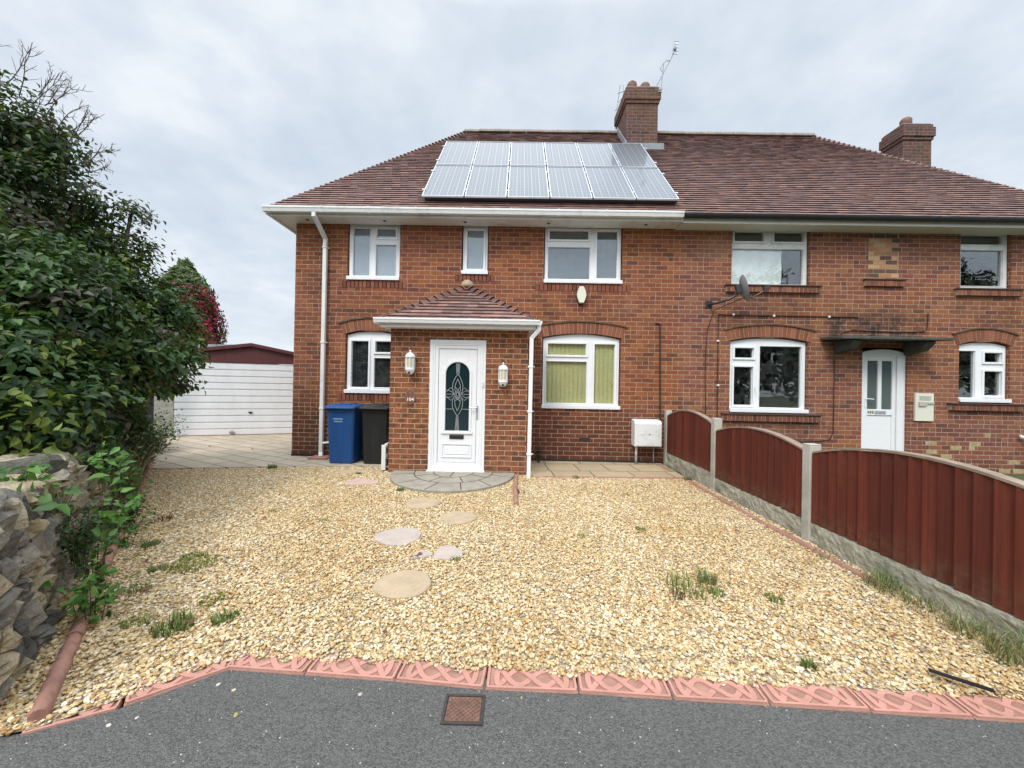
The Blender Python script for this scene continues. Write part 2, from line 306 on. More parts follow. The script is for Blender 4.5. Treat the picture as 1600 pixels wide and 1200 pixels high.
# ------------------------------------------------------------------ mesh builder
ROOT = {}
class MB:
    def __init__(s): s.v = []; s.f = []; s.c = []; s.cur = (1, 1, 1); s.usec = False
    def color(s, c): s.cur = c; s.usec = True; return s
    def add(s, vs, fs):
        o = len(s.v); s.v += [tuple(a) for a in vs]; s.c += [s.cur]*len(vs); s.f += [tuple(i+o for i in f) for f in fs]; return s
    def box(s, x0, x1, y0, y1, z0, z1):
        return s.add([(x, y, z) for z in (z0, z1) for y in (y0, y1) for x in (x0, x1)],
            [(0, 2, 3, 1), (4, 5, 7, 6), (0, 1, 5, 4), (2, 6, 7, 3), (0, 4, 6, 2), (1, 3, 7, 5)])
    def obox(s, c, ax, ay, az):
        c, ax, ay, az = map(Vector, (c, ax, ay, az))
        return s.add([c+ax*x+ay*y+az*z for z in (-1, 1) for y in (-1, 1) for x in (-1, 1)],
            [(0, 2, 3, 1), (4, 5, 7, 6), (0, 1, 5, 4), (2, 6, 7, 3), (0, 4, 6, 2), (1, 3, 7, 5)])
    def prism(s, pts, d):
        "extrude polygon pts (3D list) by vector d"
        n = len(pts); d = Vector(d); a = [Vector(p) for p in pts]
        return s.add(a+[p+d for p in a], [tuple(range(n))[::-1], tuple(range(n, 2*n))]+[(i, (i+1) % n, n+(i+1) % n, n+i) for i in range(n)])
    def loft(s, rings, cap=True):
        n = len(rings[0]); vs = [p for r in rings for p in r]; fs = []
        for k in range(len(rings)-1):
            for i in range(n): fs.append((k*n+i, k*n+(i+1) % n, (k+1)*n+(i+1) % n, (k+1)*n+i))
        if cap: fs += [tuple(range(n))[::-1], tuple(range((len(rings)-1)*n, len(rings)*n))]
        return s.add(vs, fs)
    def tube(s, pts, r, n=8):
        pts = [Vector(p) for p in pts]; rings = []
        for i, p in enumerate(pts):
            t = (pts[min(i+1, len(pts)-1)]-pts[max(i-1, 0)]).normalized()
            a = t.cross(Vector((0, 0, 1))) if abs(t.z) < .95 else t.cross(Vector((0, 1, 0)))
            a.normalize(); b = t.cross(a); rr = r[i] if isinstance(r, (list, tuple)) else r
            rings.append([p+(a*math.cos(2*math.pi*k/n)+b*math.sin(2*math.pi*k/n))*rr for k in range(n)])
        return s.loft(rings)
    def lathe(s, c, prof, n=20, axis='z', half=False):
        c = Vector(c); rings = []
        for r, h in prof:
            rings.append([c+Vector((r*math.cos(2*math.pi*k/n), r*math.sin(2*math.pi*k/n), h)) for k in range(n)])
        return s.loft(rings)
    def ribbon(s, pts, w, z0, z1, nrm=None):
        "flat band along pts in the xy plane (or xz plane when nrm='y') with thickness"
        P = [Vector(p) for p in pts]; L, Rr = [], []
        for i, p in enumerate(P):
            t = (P[min(i+1, len(P)-1)]-P[max(i-1, 0)]).normalized(); q = Vector((-t.y, t.x)) if len(p) == 2 else None
            L.append(p+q*w/2); Rr.append(p-q*w/2)
        if nrm == 'y': f = lambda p, z: (p.x, z, p.y)
        else: f = lambda p, z: (p.x, p.y, z)
        rings = [[f(l, z0), f(r, z0), f(r, z1), f(l, z1)] for l, r in zip(L, Rr)]
        return s.loft(rings)
    def build(s, name, mat, parent=None, loc=None, smooth=False, bevel=0, kind=None, auto=None):
        if parent is not None: base = ROOT[parent.name]
        else: base = Vector(loc) if loc is not None else Vector((0, 0, 0))
        me = bpy.data.meshes.new(name)
        me.from_pydata([(x-base.x, y-base.y, z-base.z) for x, y, z in s.v], [], s.f)
        if isinstance(mat, str): mat = M[mat]
        me.materials.append(mat)
        if s.usec:
            a = me.attributes.new('col', 'FLOAT_COLOR', 'POINT')
            a.data.foreach_set('color', [q for c in s.c for q in (*c[:3], 1)])
        if smooth: me.polygons.foreach_set('use_smooth', [True]*len(me.polygons))
        me.update()
        o = bpy.data.objects.new(name, me); COL.objects.link(o)
        if parent is not None: o.parent = parent
        else: o.location = base
        ROOT[o.name] = base
        if bevel:
            b = o.modifiers.new('bevel', 'BEVEL'); b.width = bevel; b.segments = 2; b.limit_method = 'ANGLE'
        if kind: o['kind'] = kind
        if smooth == 'auto': 
            me.set_sharp_from_angle(angle=R(35))
        return o
def thing(name, label, cat, loc=(0, 0, 0), group=None):
    o = bpy.data.objects.new(name, None); COL.objects.link(o); o.location = loc; o.empty_display_size = .1
    o['label'] = label; o['category'] = cat
    if group: o['group'] = group
    ROOT[o.name] = Vector(loc); return o
def tag(o, label, cat, group=None, kind=None):
    o['label'] = label; o['category'] = cat
    if group: o['group'] = group
    if kind: o['kind'] = kind
    return o
def copy_thing(o, loc, label, rotz=None, base=None):
    c = o.copy(); COL.objects.link(c); c.location = loc; c['label'] = label
    if rotz is not None: c.rotation_euler = (0, 0, rotz)
    for ch in list(o.children):
        d = ch.copy(); COL.objects.link(d); d.parent = c
        for g in list(ch.children):
            e = g.copy(); COL.objects.link(e); e.parent = d
    return c

# ------------------------------------------------------------------ sky and sun
w = bpy.data.worlds.new('World'); sc.world = w; w.use_nodes = True
N = NT(w.node_tree); bg = w.node_tree.nodes['Background']
SUN_EL, SUN_AZ = R(48), R(205)     # high, behind the photographer's left shoulder, veiled by cloud
sky = N.node('ShaderNodeTexSky', sky_type='NISHITA', sun_disc=False, sun_elevation=SUN_EL, sun_rotation=SUN_AZ)
tc = N.node('ShaderNodeTexCoord'); sp = N.node('ShaderNodeSeparateXYZ', {0: tc.outputs['Generated']})
zz = N.m('ADD', N.m('ABSOLUTE', sp.outputs[2]), .22)
pv = N.node('ShaderNodeCombineXYZ', {0: N.m('DIVIDE', sp.outputs[0], zz), 1: N.m('DIVIDE', sp.outputs[1], zz), 2: 3.7})
n1 = N.noise(1.5, pv.outputs[0], 8, .55); n2 = N.noise(4.2, pv.outputs[0], 6, .55)
cl = N.m('ADD', N.m('MULTIPLY', n1, .72), N.m('MULTIPLY', n2, .28))
cc = N.ramp(cl, [(.37, (.48, .555, .645)), (.45, (.545, .61, .69)), (.52, (.61, .67, .74)), (.60, (.72, .76, .80))])
el = N.rmap(sp.outputs[2], .70, .98, 1., 2.9)
bk = N.rmap(sp.outputs[1], .25, -.4, 1., 1.9)
cc = N.mix(1., cc, N.node('ShaderNodeCombineColor', {0: N.m('MULTIPLY', el, bk), 1: N.m('MULTIPLY', el, bk), 2: N.m('MULTIPLY', el, bk)}).outputs[0], 'MULTIPLY')
hz = N.rmap(sp.outputs[2], .0, .22, .75, 0)
cc = N.mix(hz, cc, (.72, .765, .80))
nish = N.mix(1., sky.outputs[0], (.1, .1, .1), 'MULTIPLY')
fin = N.mix(.93, nish, cc)
N.put(bg.inputs[0], fin); bg.inputs[1].default_value = 1.0
sun = bpy.data.objects.new('sun', bpy.data.lights.new('sun', 'SUN')); COL.objects.link(sun)
sun.data.energy = 1.7; sun.data.angle = R(18); sun.data.color = (1, .96, .9)
sd = Vector((math.sin(SUN_AZ)*math.cos(SUN_EL), math.cos(SUN_AZ)*math.cos(SUN_EL), math.sin(SUN_EL)))
sun.rotation_euler = (-sd).to_track_quat('-Z', 'Y').to_euler(); sun.location = (0, 0, 30)
sc.view_settings.view_transform = 'Standard'; sc.view_settings.look = 'None'; sc.view_settings.exposure = .35; sc.view_settings.gamma = 1
sc.cycles.max_bounces = 6; sc.cycles.transparent_max_bounces = 12; sc.cycles.use_denoising = True

# ------------------------------------------------------------------ ground
g = MB(); g.add([(-150, -90, -.045), (150, -90, -.045), (150, 200, -.045), (-150, 200, -.045)], [(0, 1, 2, 3)])
g.build('ground', 'lawn', kind='structure')
g = MB(); g.add([(-60, -6.5, -.007), (60, -6.5, -.007), (60, 1.85, -.007), (2.4, 1.85, -.007), (1.2, 1.87, -.007), (.1, 1.9, -.007), (-1.0, 1.96, -.007), (-1.42, 1.95, -.007), (-1.72, 1.68, -.007), (-1.95, 1.56, -.007), (-2.25, 1.50, -.007), (-3.2, 1.50, -.007), (-60, 1.4, -.007)], [tuple(range(13))])
g.build('road', 'tarmac', kind='structure')
EDGE = [(-1.97, 1.59), (-2.24, 1.91), (-2.52, 2.24), (-2.90, 2.68), (-3.59, 3.46), (-4.35, 4.34), (-5.05, 5.2), (-5.75, 6.0), (-6.83, 7.17), (-8.24, 8.85)]
# paving
g = MB(); g.prism([(-5.72, 6.02, -.03), (-3.96, 6.36, -.03), (-2.02, 6.62, -.03), (-2.02, WY+.02, -.03), (-4.2, WY+.02, -.03), (-4.2, 14, -.03), (-9.5, 14, -.03), (-8.3, 8.85, -.03), (-6.85, 7.2, -.03)], (0, 0, .06))
tag(g.build('patio', 'flags', loc=(0, 0, 0), bevel=.004), 'patio', 'paving', kind='structure'); 
g = MB(); g.prism([(.24, 6.08, -.03), (2.74, 6.20, -.03), (2.78, WY+.02, -.03), (.2, WY+.02, -.03)], (0, 0, .065))
g.build('path', 'flags2', kind='structure', bevel=.004)

# gravel with pebbles scattered by geometry nodes
def gravel():
    pts = [(-2.9, 1.44), (-2.25, 1.45), (-1.95, 1.57), (-1.76, 1.72), (-1.48, 2.005), (-1.05, 2.03), (.1, 1.965), (1.2, 1.925), (2.4, 1.87), (2.95, 1.83), (2.85, 3.0), (2.84, 6.2), (.22, 6.12), (.22, 6.22), (-2.06, 6.22), (-2.06, 6.66), (-3.96, 6.38), (-5.75, 6.05), (-5.1, 5.0), (-4.5, 4.3), (-3.7, 3.35), (-3.05, 2.6), (-2.9, 2.1)]
    q_ = []; fr = pts[4:10]       # ragged front edge spilling over the border slabs
    for (xa, ya), (xb, yb) in zip(fr, fr[1:]):
        k_ = max(2, int((xb-xa)/.05)); q_ += [(xa+(xb-xa)*i/k_, ya+(yb-ya)*i/k_+.012*math.sin(xa*9+i*.9)+rng.uniform(-.045, .012)) for i in range(k_)]
    pts = pts[:4]+q_+pts[9:]
    m_ = MB(); m_.add([(x, y, 0.002) for x, y in pts], [tuple(range(len(pts)))])
    o = m_.build('gravel', 'gravel_bed'); o.data.materials.append(M['pebble'])
    tag(o, 'cream and ochre pebble gravel covering the whole front drive', 'gravel', kind='stuff')
    ng = bpy.data.node_groups.new('pebbles', 'GeometryNodeTree')
    ng.interface.new_socket('Geometry', in_out='INPUT', socket_type='NodeSocketGeometry')
    ng.interface.new_socket('Geometry', in_out='OUTPUT', socket_type='NodeSocketGeometry')
    G = NT(ng); gi = G.node('NodeGroupInput'); go = G.node('NodeGroupOutput')
    di = G.node('GeometryNodeDistributePointsOnFaces', {'Mesh': gi.outputs[0]}); di.inputs['Density'].default_value = 6200; di.inputs['Seed'].default_value = 3
    rz = G.node('FunctionNodeRandomValue', data_type='FLOAT'); rz.inputs[2].default_value = 0.; rz.inputs[3].default_value = .015
    off = G.node('ShaderNodeCombineXYZ', {2: rz.outputs[1]})
    sp_ = G.node('GeometryNodeSetPosition', {'Geometry': di.outputs[0], 'Offset': off.outputs[0]})
    gi2 = G.node('GeometryNodeGeometryToInstance')
    for k, (sx, sy, sz) in enumerate([(1, .72, .48), (1, .6, .42), (1, .85, .55), (.9, .66, .6)]):
        ic = G.node('GeometryNodeMeshIcoSphere'); ic.inputs['Radius'].default_value = .0108; ic.inputs['Subdivisions'].default_value = 2
        pos = G.node('GeometryNodeInputPosition')
        nz = G.node('ShaderNodeTexNoise', {'Vector': G.node('ShaderNodeVectorMath', {0: pos.outputs[0], 1: (k*3.1, k*1.7, 0)}, operation='ADD').outputs[0]}); nz.inputs['Scale'].default_value = 85; nz.inputs['Detail'].default_value = 1
        sub = G.node('ShaderNodeVectorMath', {0: nz.outputs[1], 1: (.5, .5, .5)}, operation='SUBTRACT')
        mul = G.node('ShaderNodeVectorMath', {0: sub.outputs[0], 1: (.015, .015, .015)}, operation='MULTIPLY')
        s1 = G.node('GeometryNodeSetPosition', {'Geometry': ic.outputs[0], 'Offset': mul.outputs[0]})
        tr = G.node('GeometryNodeTransform', {'Geometry': s1.outputs[0], 'Scale': (sx, sy, sz)})
        ss = G.node('GeometryNodeSetShadeSmooth', {'Geometry': tr.outputs[0]})
        sm = G.node('GeometryNodeSetMaterial', {'Geometry': ss.outputs[0]}); sm.inputs['Material'].default_value = M['pebble']
        G.l.new(sm.outputs[0], gi2.inputs[0])
    iop = G.node('GeometryNodeInstanceOnPoints', {'Points': sp_.outputs[0], 'Instance': gi2.outputs[0]}); iop.inputs['Pick Instance'].default_value = True
    rr = G.node('FunctionNodeRandomValue', data_type='FLOAT_VECTOR'); rr.inputs[0].default_value = (-.3, -.3, 0); rr.inputs[1].default_value = (.3, .3, 6.28); rr.inputs['Seed'].default_value = 5
    G.l.new(rr.outputs[0], iop.inputs['Rotation'])
    rs = G.node('FunctionNodeRandomValue', data_type='FLOAT'); rs.inputs[2].default_value = 0.; rs.inputs[3].default_value = 1.; rs.inputs['Seed'].default_value = 9
    sc_ = G.m('ADD', .62, G.m('MULTIPLY', G.m('POWER', rs.outputs[1], 2.2), .95))
    G.l.new(sc_, iop.inputs['Scale'])
    jn = G.node('GeometryNodeJoinGeometry'); G.l.new(iop.outputs[0], jn.inputs[0]); G.l.new(gi.outputs[0], jn.inputs[0])
    G.l.new(jn.outputs[0], go.inputs[0])
    md = o.modifiers.new('pebbles', 'NODES'); md.node_group = ng
gravel()

# ------------------------------------------------------------------ houses
PARTY = 3.05
HL, HR = -4.26, 10.6
WTOP, HB = 4.53, 13.25
hl = thing('brick_house', 'red brick semi-detached house with solar panels on its tiled roof and a white gutter', 'house', (HL, WY, 0))
hr = thing('brick_house', 'red brick semi-detached house behind the red fence, with a black gutter and concrete door canopy', 'house', (HR, WY, 0))

def wall_mesh(mb, x0, x1, z0, z1, holes, y=WY, t=.12):
    xs = sorted({x0, x1, *[h[0] for h in holes], *[h[1] for h in holes]}); zs = sorted({z0, z1, *[h[2] for h in holes], *[h[3] for h in holes]})
    xs = [a for a in xs if x0 <= a <= x1]; zs = [a for a in zs if z0 <= a <= z1]
    def solid(i, j):
        if not (0 <= i < len(xs)-1 and 0 <= j < len(zs)-1): return False
        cx, cz = (xs[i]+xs[i+1])/2, (zs[j]+zs[j+1])/2
        return not any(h[0] < cx < h[1] and h[2] < cz < h[3] for h in holes)
    for i in range(len(xs)-1):
        for j in range(len(zs)-1):
            if not solid(i, j): continue
            a, b, c, d = xs[i], xs[i+1], zs[j], zs[j+1]
            mb.add([(a, y, c), (b, y, c), (b, y, d), (a, y, d)], [(0, 1, 2, 3)])
            mb.add([(a, y+t, c), (b, y+t, c), (b, y+t, d), (a, y+t, d)], [(3, 2, 1, 0)])
            if not solid(i-1, j): mb.add([(a, y, c), (a, y, d), (a, y+t, d), (a, y+t, c)], [(0, 1, 2, 3)])
            if not solid(i+1, j): mb.add([(b, y, c), (b, y, d), (b, y+t, d), (b, y+t, c)], [(3, 2, 1, 0)])
            if not solid(i, j-1): mb.add([(a, y, c), (b, y, c), (b, y+t, c), (a, y+t, c)], [(3, 2, 1, 0)])
            if not solid(i, j+1): mb.add([(a, y, d), (b, y, d), (b, y+t, d), (a, y+t, d)], [(0, 1, 2, 3)])
FD = .055     # how far window frames sit back from the wall face
def window(parent, x0, x1, z0, z1, panes, rise=0, sashes=(), sill=.05, mat='upvc', y=WY, yb=FD, blind=None, glass='glass', handle=None):
    "frame with real openings; panes = (x0,x1,z0,z1); sashes = indices of panes that open (proud inner frames)"
    y0 = y+yb; t = .06; m_ = MB()
    xs = sorted({x0, x1, *[p[0] for p in panes], *[p[1] for p in panes]}); zs = sorted({z0, z1, *[p[2] for p in panes], *[p[3] for p in panes]})
    def solid(i, j):
        if not (0 <= i < len(xs)-1 and 0 <= j < len(zs)-1): return False
        cx, cz = (xs[i]+xs[i+1])/2, (zs[j]+zs[j+1])/2
        return not any(p[0] < cx < p[1] and p[2] < cz < p[3] for p in panes)
    for i in range(len(xs)-1):
        for j in range(len(zs)-1):
            if not solid(i, j): continue
            a, b, c, d = xs[i], xs[i+1], zs[j], zs[j+1]
            m_.add([(a, y0, c), (b, y0, c), (b, y0, d), (a, y0, d)], [(0, 1, 2, 3)])
            if not solid(i-1, j): m_.add([(a, y0, c), (a, y0, d), (a, y0+t, d), (a, y0+t, c)], [(0, 1, 2, 3)])
            if not solid(i+1, j): m_.add([(b, y0, c), (b, y0, d), (b, y0+t, d), (b, y0+t, c)], [(3, 2, 1, 0)])
            if not solid(i, j-1): m_.add([(a, y0, c), (b, y0, c), (b, y0+t, c), (a, y0+t, c)], [(3, 2, 1, 0)])
            if not solid(i, j+1): m_.add([(a, y0, d), (b, y0, d), (b, y0+t, d), (a, y0+t, d)], [(0, 1, 2, 3)])
    if rise:
        n = 14; top = [(x0+(x1-x0)*k/n, z1+.004+rise*(1-(2*k/n-1)**2)) for k in range(n+1)]
        m_.prism([(x1, y0+.001, z1), (x0, y0+.001, z1)]+[(x, y0+.001, z) for x, z in top], (0, t, 0))
    # a bead round every pane, prouder round an opening sash
    for k, (a, b, c, d) in enumerate(panes):
        e = .034 if k in sashes else .012; pr = .022 if k in sashes else .008
        a0, b0, c0, d0 = a-e, b+e, c-e, d+e
        if k in sashes and not True: pass
        for (p, q, r_, s_) in ((a0, b0, d, d0), (a0, b0, c0, c), (a0, a, c, d), (b, b0, c, d)):
            m_.box(p, q, y0-pr, y0-.0015, r_, s_)
        i_ = .006
        m_.box(a, a+i_, y0+.012, y0+.03, c, d); m_.box(b-i_, b, y0+.012, y0+.03, c, d); m_.box(a+i_, b-i_, y0+.012, y0+.03, c, c+i_); m_.box(a+i_, b-i_, y0+.012, y0+.03, d-i_, d)
    f = m_.build('window', mat, parent, bevel=.0025)
    g_ = MB()
    for a, b, c, d in panes: g_.box(a, b, y0+.031, y0+.036, c, d)
    g_.build('pane', glass, f)
    if sill:
        s_ = MB(); s_.box(x0-.02, x1+.02, y-.035, y0-.004, z0-.005, z0+sill); s_.box(x0-.02, x1+.02, y-.035, y-.025, z0-.018, z0-.005); s_.build('sill', mat, f, bevel=.004)
    if handle:
        h = MB(); hx, hz = handle; h.box(hx-.008, hx+.008, y0-.045, y0-.022, hz-.02, hz+.02); h.tube([(hx, y0-.05, hz), (hx+.01, y0-.055, hz-.09)], .007); h.build('handle', 'upvc', f)
    if blind:
        kind, bm = blind; b_ = MB(); yy = y0+.040
        if kind == 'vertical':
            k = x0+.03
            while k < x1-.03:
                b_.add([(k, yy, z0), (k+.088, yy+.018, z0), (k+.088, yy+.018, z1), (k, yy, z1)], [(0, 1, 2, 3)]); k += .082
        elif kind == 'venetian':
            z = z0+.02
            while z < z1:
                b_.add([(x0+.02, yy, z), (x1-.02, yy, z), (x1-.02, yy+.018, z+.018), (x0+.02, yy+.018, z+.018)], [(0, 1, 2, 3)]); z += .022
        elif kind == 'net':
            n = 60; xs_ = [x0+(x1-x0)*k/n for k in range(n+1)]
            vs = [(x, yy+.002*math.sin(x*20), z) for z in (z0, z1) for x in xs_]
            b_.add(vs, [(k, k+1, n+2+k, n+1+k) for k in range(n)])
        b_.build('blind', bm, f)
    return f
def soldier_arch(parent, x0, x1, zs, rise, h=.215, coping=True):
    "segmental arch of brick on end over an opening"
    m_ = MB(); w_ = x1-x0; Rr = (w_*w_/4+rise*rise)/(2*rise); cx, cz = (x0+x1)/2, zs+rise-Rr
    a = math.asin(min(1, (w_/2+.03)/Rr)); n = max(6, int(2*a*(Rr+h/2)/.078))
    for k in range(n):
        t0, t1 = -a+2*a*k/n, -a+2*a*(k+1)/n; gp = .10*(t1-t0); t0 += gp/2; t1 -= gp/2
        b_ = rng.random(); m_.color((.20+.14*b_, .07+.06*b_, .038+.03*b_))
        P = [(cx+rr*math.sin(t), WY-.006-.002*b_, cz+rr*math.cos(t)) for rr, t in ((Rr+.002, t0), (Rr+.002, t1), (Rr+h, t1), (Rr+h, t0))]
        m_.prism(P, (0, .1, 0))
    o = m_.build('brick_arch', 'soldier', parent, bevel=.003)
    m_ = MB(); n = 20; P = [(cx+rr*math.sin(t), WY-.003, cz+rr*math.cos(t)) for rr, ts in ((Rr+.004, 1), (Rr+h-.002, -1)) for t in [(-a+.004+(2*a-.008)*k/n)*ts for k in range(n+1)]]
    nn = n+1; vs = P; fs = [(k, k+1, 2*nn-2-k, 2*nn-1-k) for k in range(n)]
    m_.add(vs, fs); m_.build('arch_mortar', 'mortar', o)
    if coping:
        m_ = MB(); n = 11; a2 = a*1.03
        for k in range(n):
            t0, t1 = -a2+2*a2*k/n, -a2+2*a2*(k+1)/n-.002
            for q, (r0, r1, pr) in enumerate(((Rr+h+.004, Rr+h+.018, .028), (Rr+h+.021, Rr+h+.036, .034))):
                b_ = rng.random(); m_.color((.20+.1*b_, .12+.05*b_, .08+.03*b_))
                m_.prism([(cx+rr*math.sin(t), WY-pr-.004*b_, cz+rr*math.cos(t)) for rr, t in ((r0, t0), (r0, t1), (r1, t1), (r1, t0))], (0, pr+.03, 0))
        m_.build('arch_coping', 'soldier', o, bevel=.002)
    return o
def soldier_row(parent, x0, x1, z0, z1, proud=.006, name='brick_sill', slope=0, dk=1.):
    m_ = MB(); n = int(round((x1-x0)/.078)); s_ = (x1-x0)/n
    for k in range(n):
        b_ = rng.random(); m_.color(((.17+.15*b_)*dk, (.06+.06*b_)*dk, (.038+.035*b_)*dk)); j = rng.uniform(-.002, .002)
        m_.box(x0+k*s_+.005, x0+(k+1)*s_-.005, WY-proud-j, WY+.05, z0+.004, z1-.004)
    o = m_.build(name, 'soldier', parent, bevel=.004)
    m_ = MB(); m_.box(x0+.001, x1-.001, WY-proud+.006, WY+.04, z0+.007, z1-.007); m_.build('sill_mortar', 'mortar', o)
    if proud > .03:
        m_ = MB(); m_.color((.10, .06, .05)); m_.box(x0-.02, x1+.02, WY-proud-.02, WY+.05, z1-.002, z1+.022); m_.build('tile_sill', 'soldier', o, bevel=.004)
    return o
# openings: x0,x1,z0,z1 (top incl. arch rise)
UP0, UP1 = 3.43, 4.53
holesL = [(-3.27, -2.26, UP0, UP1), (-1.08, -.57, 3.57, UP1), (.49, 1.98, UP0, UP1), (-3.27, -2.26, 1.26, 2.44), (.49, 1.98, 1.04, 2.46)]
holesR = [(4.04, 5.51, UP0, UP1), (8.32, 9.27, UP0, UP1), (4.04, 5.51, 1.04, 2.45), (8.32, 9.27, 1.31, 2.44), (6.52, 7.36, .10, 2.30)]
mw = MB(); wall_mesh(mw, HL, PARTY, -.1, WTOP, holesL)
mw.add([(HL, WY, -.1), (HL, HB, -.1), (HL, HB, WTOP), (HL, WY, WTOP)], [(0, 1, 2, 3)]); mw.add([(HL+.12, WY+.12, -.1), (HL+.12, HB, -.1), (HL+.12, HB, WTOP), (HL+.12, WY+.12, WTOP)], [(3, 2, 1, 0)])
mw.add([(HL, HB, -.1), (PARTY, HB, -.1), (PARTY, HB, WTOP), (HL, HB, WTOP)], [(0, 1, 2, 3)])
mw.build('wall', 'brick', hl)
mw = MB(); wall_mesh(mw, PARTY, HR, -.1, WTOP, holesR)
mw.add([(HR, WY, -.1), (HR, HB, -.1), (HR, HB, WTOP), (HR, WY, WTOP)], [(3, 2, 1, 0)]); mw.add([(HR-.12, WY+.12, -.1), (HR-.12, HB, -.1), (HR-.12, HB, WTOP), (HR-.12, WY+.12, WTOP)], [(0, 1, 2, 3)])
mw.add([(PARTY, HB, -.1), (HR, HB, -.1), (HR, HB, WTOP), (PARTY, HB, WTOP)], [(0, 1, 2, 3)])
mw.build('wall', 'brick2', hr)
for h_, a, b in ((hl, HL+.13, PARTY-.003), (hr, PARTY+.003, HR-.13)):   # rooms behind the windows
    r_ = MB(); r_.box(a, b, WY+.30, 11, 2.55, 2.8); r_.box(a, b, 10.6, 10.8, 0, 2.55); r_.box(a, b, 10.6, 10.8, 2.8, 4.5); r_.box(a, b, WY+.3, HB-.1, 4.56, 4.62); r_.box(a, b, WY+.2, HB-.1, -.05, .0)
    r_.box(-1.6 if a < 0 else 5.9, -1.5 if a < 0 else 6., WY+.3, 10.6, 0, 2.55); r_.box(-.3 if a < 0 else 7.6, -.2 if a < 0 else 7.7, WY+.3, 10.6, 0, 4.5); r_.build('room_partition', 'room', h_)
# windows
window(hl, -3.25, -2.28, UP0, 4.50, [(-3.18, -2.86, 3.51, 4.43), (-2.72, -2.36, 4.24, 4.42), (-2.74, -2.35, 3.51, 4.11)], sashes=(1,), blind=('net', 'blind_white'))
window(hl, -1.06, -.59, 3.57, 4.50, [(-.985, -.665, 3.67, 4.42)], sashes=(0,), blind=('net', 'blind_white'))
window(hl, .51, 1.96, UP0, 4.51, [(.59, 1.34, 4.26, 4.44), (.57, 1.37, 3.51, 4.12), (1.50, 1.89, 3.53, 4.44)], sashes=(0, 2), blind=('venetian', 'blind_white'))
window(hl, -3.25, -2.28, 1.27, 2.36, [(-3.17, -2.84, 1.36, 2.25), (-2.71, -2.35, 2.04, 2.25), (-2.73, -2.35, 1.36, 1.93)], rise=.075, sashes=(0, 1), blind=('venetian', 'dark_metal'))
window(hl, .51, 1.96, 1.05, 2.36, [(.60, 1.33, 2.05, 2.27), (.57, 1.35, 1.13, 1.93), (1.49, 1.88, 1.13, 2.27)], rise=.09, sashes=(0, 2), blind=('vertical', 'blind_yellow'))
w4 = window(hr, 4.06, 5.49, UP0+.01, 4.51, [(4.11, 4.67, 4.28, 4.47), (4.86, 5.42, 4.28, 4.47), (4.08, 5.42, 3.47, 4.14)], sashes=(0, 1), sill=0, mat='upvc_old')
fo = MB(); n_ = 40; xs_ = [4.09+.96*k/n_ for k in range(n_+1)]; zs_ = [3.475+.66*k/28 for k in range(29)]
fo.add([(x, WY+FD+.056+.008*math.sin(x*23+z*5+2*math.sin(z*9))+rng.uniform(0, .003), z) for z in zs_ for x in xs_], [(j*(n_+1)+i, j*(n_+1)+i+1, (j+1)*(n_+1)+i+1, (j+1)*(n_+1)+i) for j in range(28) for i in range(n_)])
fo.build('foil_sheet', 'foil', w4, smooth=True)
window(hr, 8.34, 9.25, UP0+.01, 4.51, [(8.38, 9.16, 4.29, 4.47), (8.38, 9.17, 3.50, 4.18)], sashes=(), sill=0, mat='upvc_old', blind=None)
window(hr, 4.06, 5.49, 1.05, 2.36, [(4.15, 4.51, 2.06, 2.25), (4.14, 4.50, 1.16, 1.89), (4.63, 5.42, 1.12, 2.29)], rise=.075, sashes=(0, 1), handle=(4.53, 1.5))
window(hr, 8.34, 9.25, 1.32, 2.36, [(8.37, 8.68, 1.38, 2.27), (8.84, 9.17, 2.06, 2.24), (8.84, 9.17, 1.43, 1.89)], rise=.07, sashes=(1, 2))
for a, b, h_ in ((-3.27, -2.26, hl), (.49, 1.98, hl), (4.04, 5.51, hr), (8.32, 9.27, hr)): soldier_arch(h_, a-.01, b+.01, 2.375, .085)
soldier_row(hl, -3.42, -2.12, 3.26, 3.40); soldier_row(hl, -1.2, -.45, 3.42, 3.55); soldier_row(hl, .33, 2.14, 3.26, 3.40)
soldier_row(hl, -3.40, -2.07, 1.10, 1.245)
soldier_row(hr, 3.93, 5.68, 3.29, 3.41, .06); soldier_row(hr, 8.22, 9.42, 3.29, 3.41, .06); soldier_row(hr, 6.52, 7.26, 3.44, 3.56, .05)
soldier_row(hr, 3.90, 5.72, .86, .99, .06, dk=.75); soldier_row(hr, 8.12, 9.50, 1.14, 1.26, .07, dk=.8)
# bricked-up window, painted bricks
m_ = MB(); m_.box(6.60, 7.17, WY-.003, WY+.05, 3.57, WTOP-.01); m_.build('window_infill', 'infill_brick', hr)
for px, py in ((1455, 695), (1494, 700), (1524, 691), (1456, 709), (1548, 682), (1523, 702), (1510, 727), (1585, 722), (1592, 735), (1570, 736), (1479, 712)):
    c = at(px, py); z = round((c.z+10)/.0825-.5)*.0825-10+.006; MB().box(c.x-.11, c.x+rng.choice((.1, .1, .0)), WY-.002, WY+.01, z, z+.070).build('painted_brick', 'yellow_paint', hr)
m_ = MB(); m_.box(HL-.004, PARTY-.05, WY-.012, WY+.01, -.02, .07); m_.build('damp_course', 'black_plastic', hl, bevel=.003)
m_ = MB(); m_.box(1.22, 1.42, WY-.006, WY+.01, .42, .485); 
for k in range(7): m_.box(1.235+.026*k, 1.247+.026*k, WY-.010, WY, .43, .475)
m_.build('air_brick', 'dark_metal', hl)

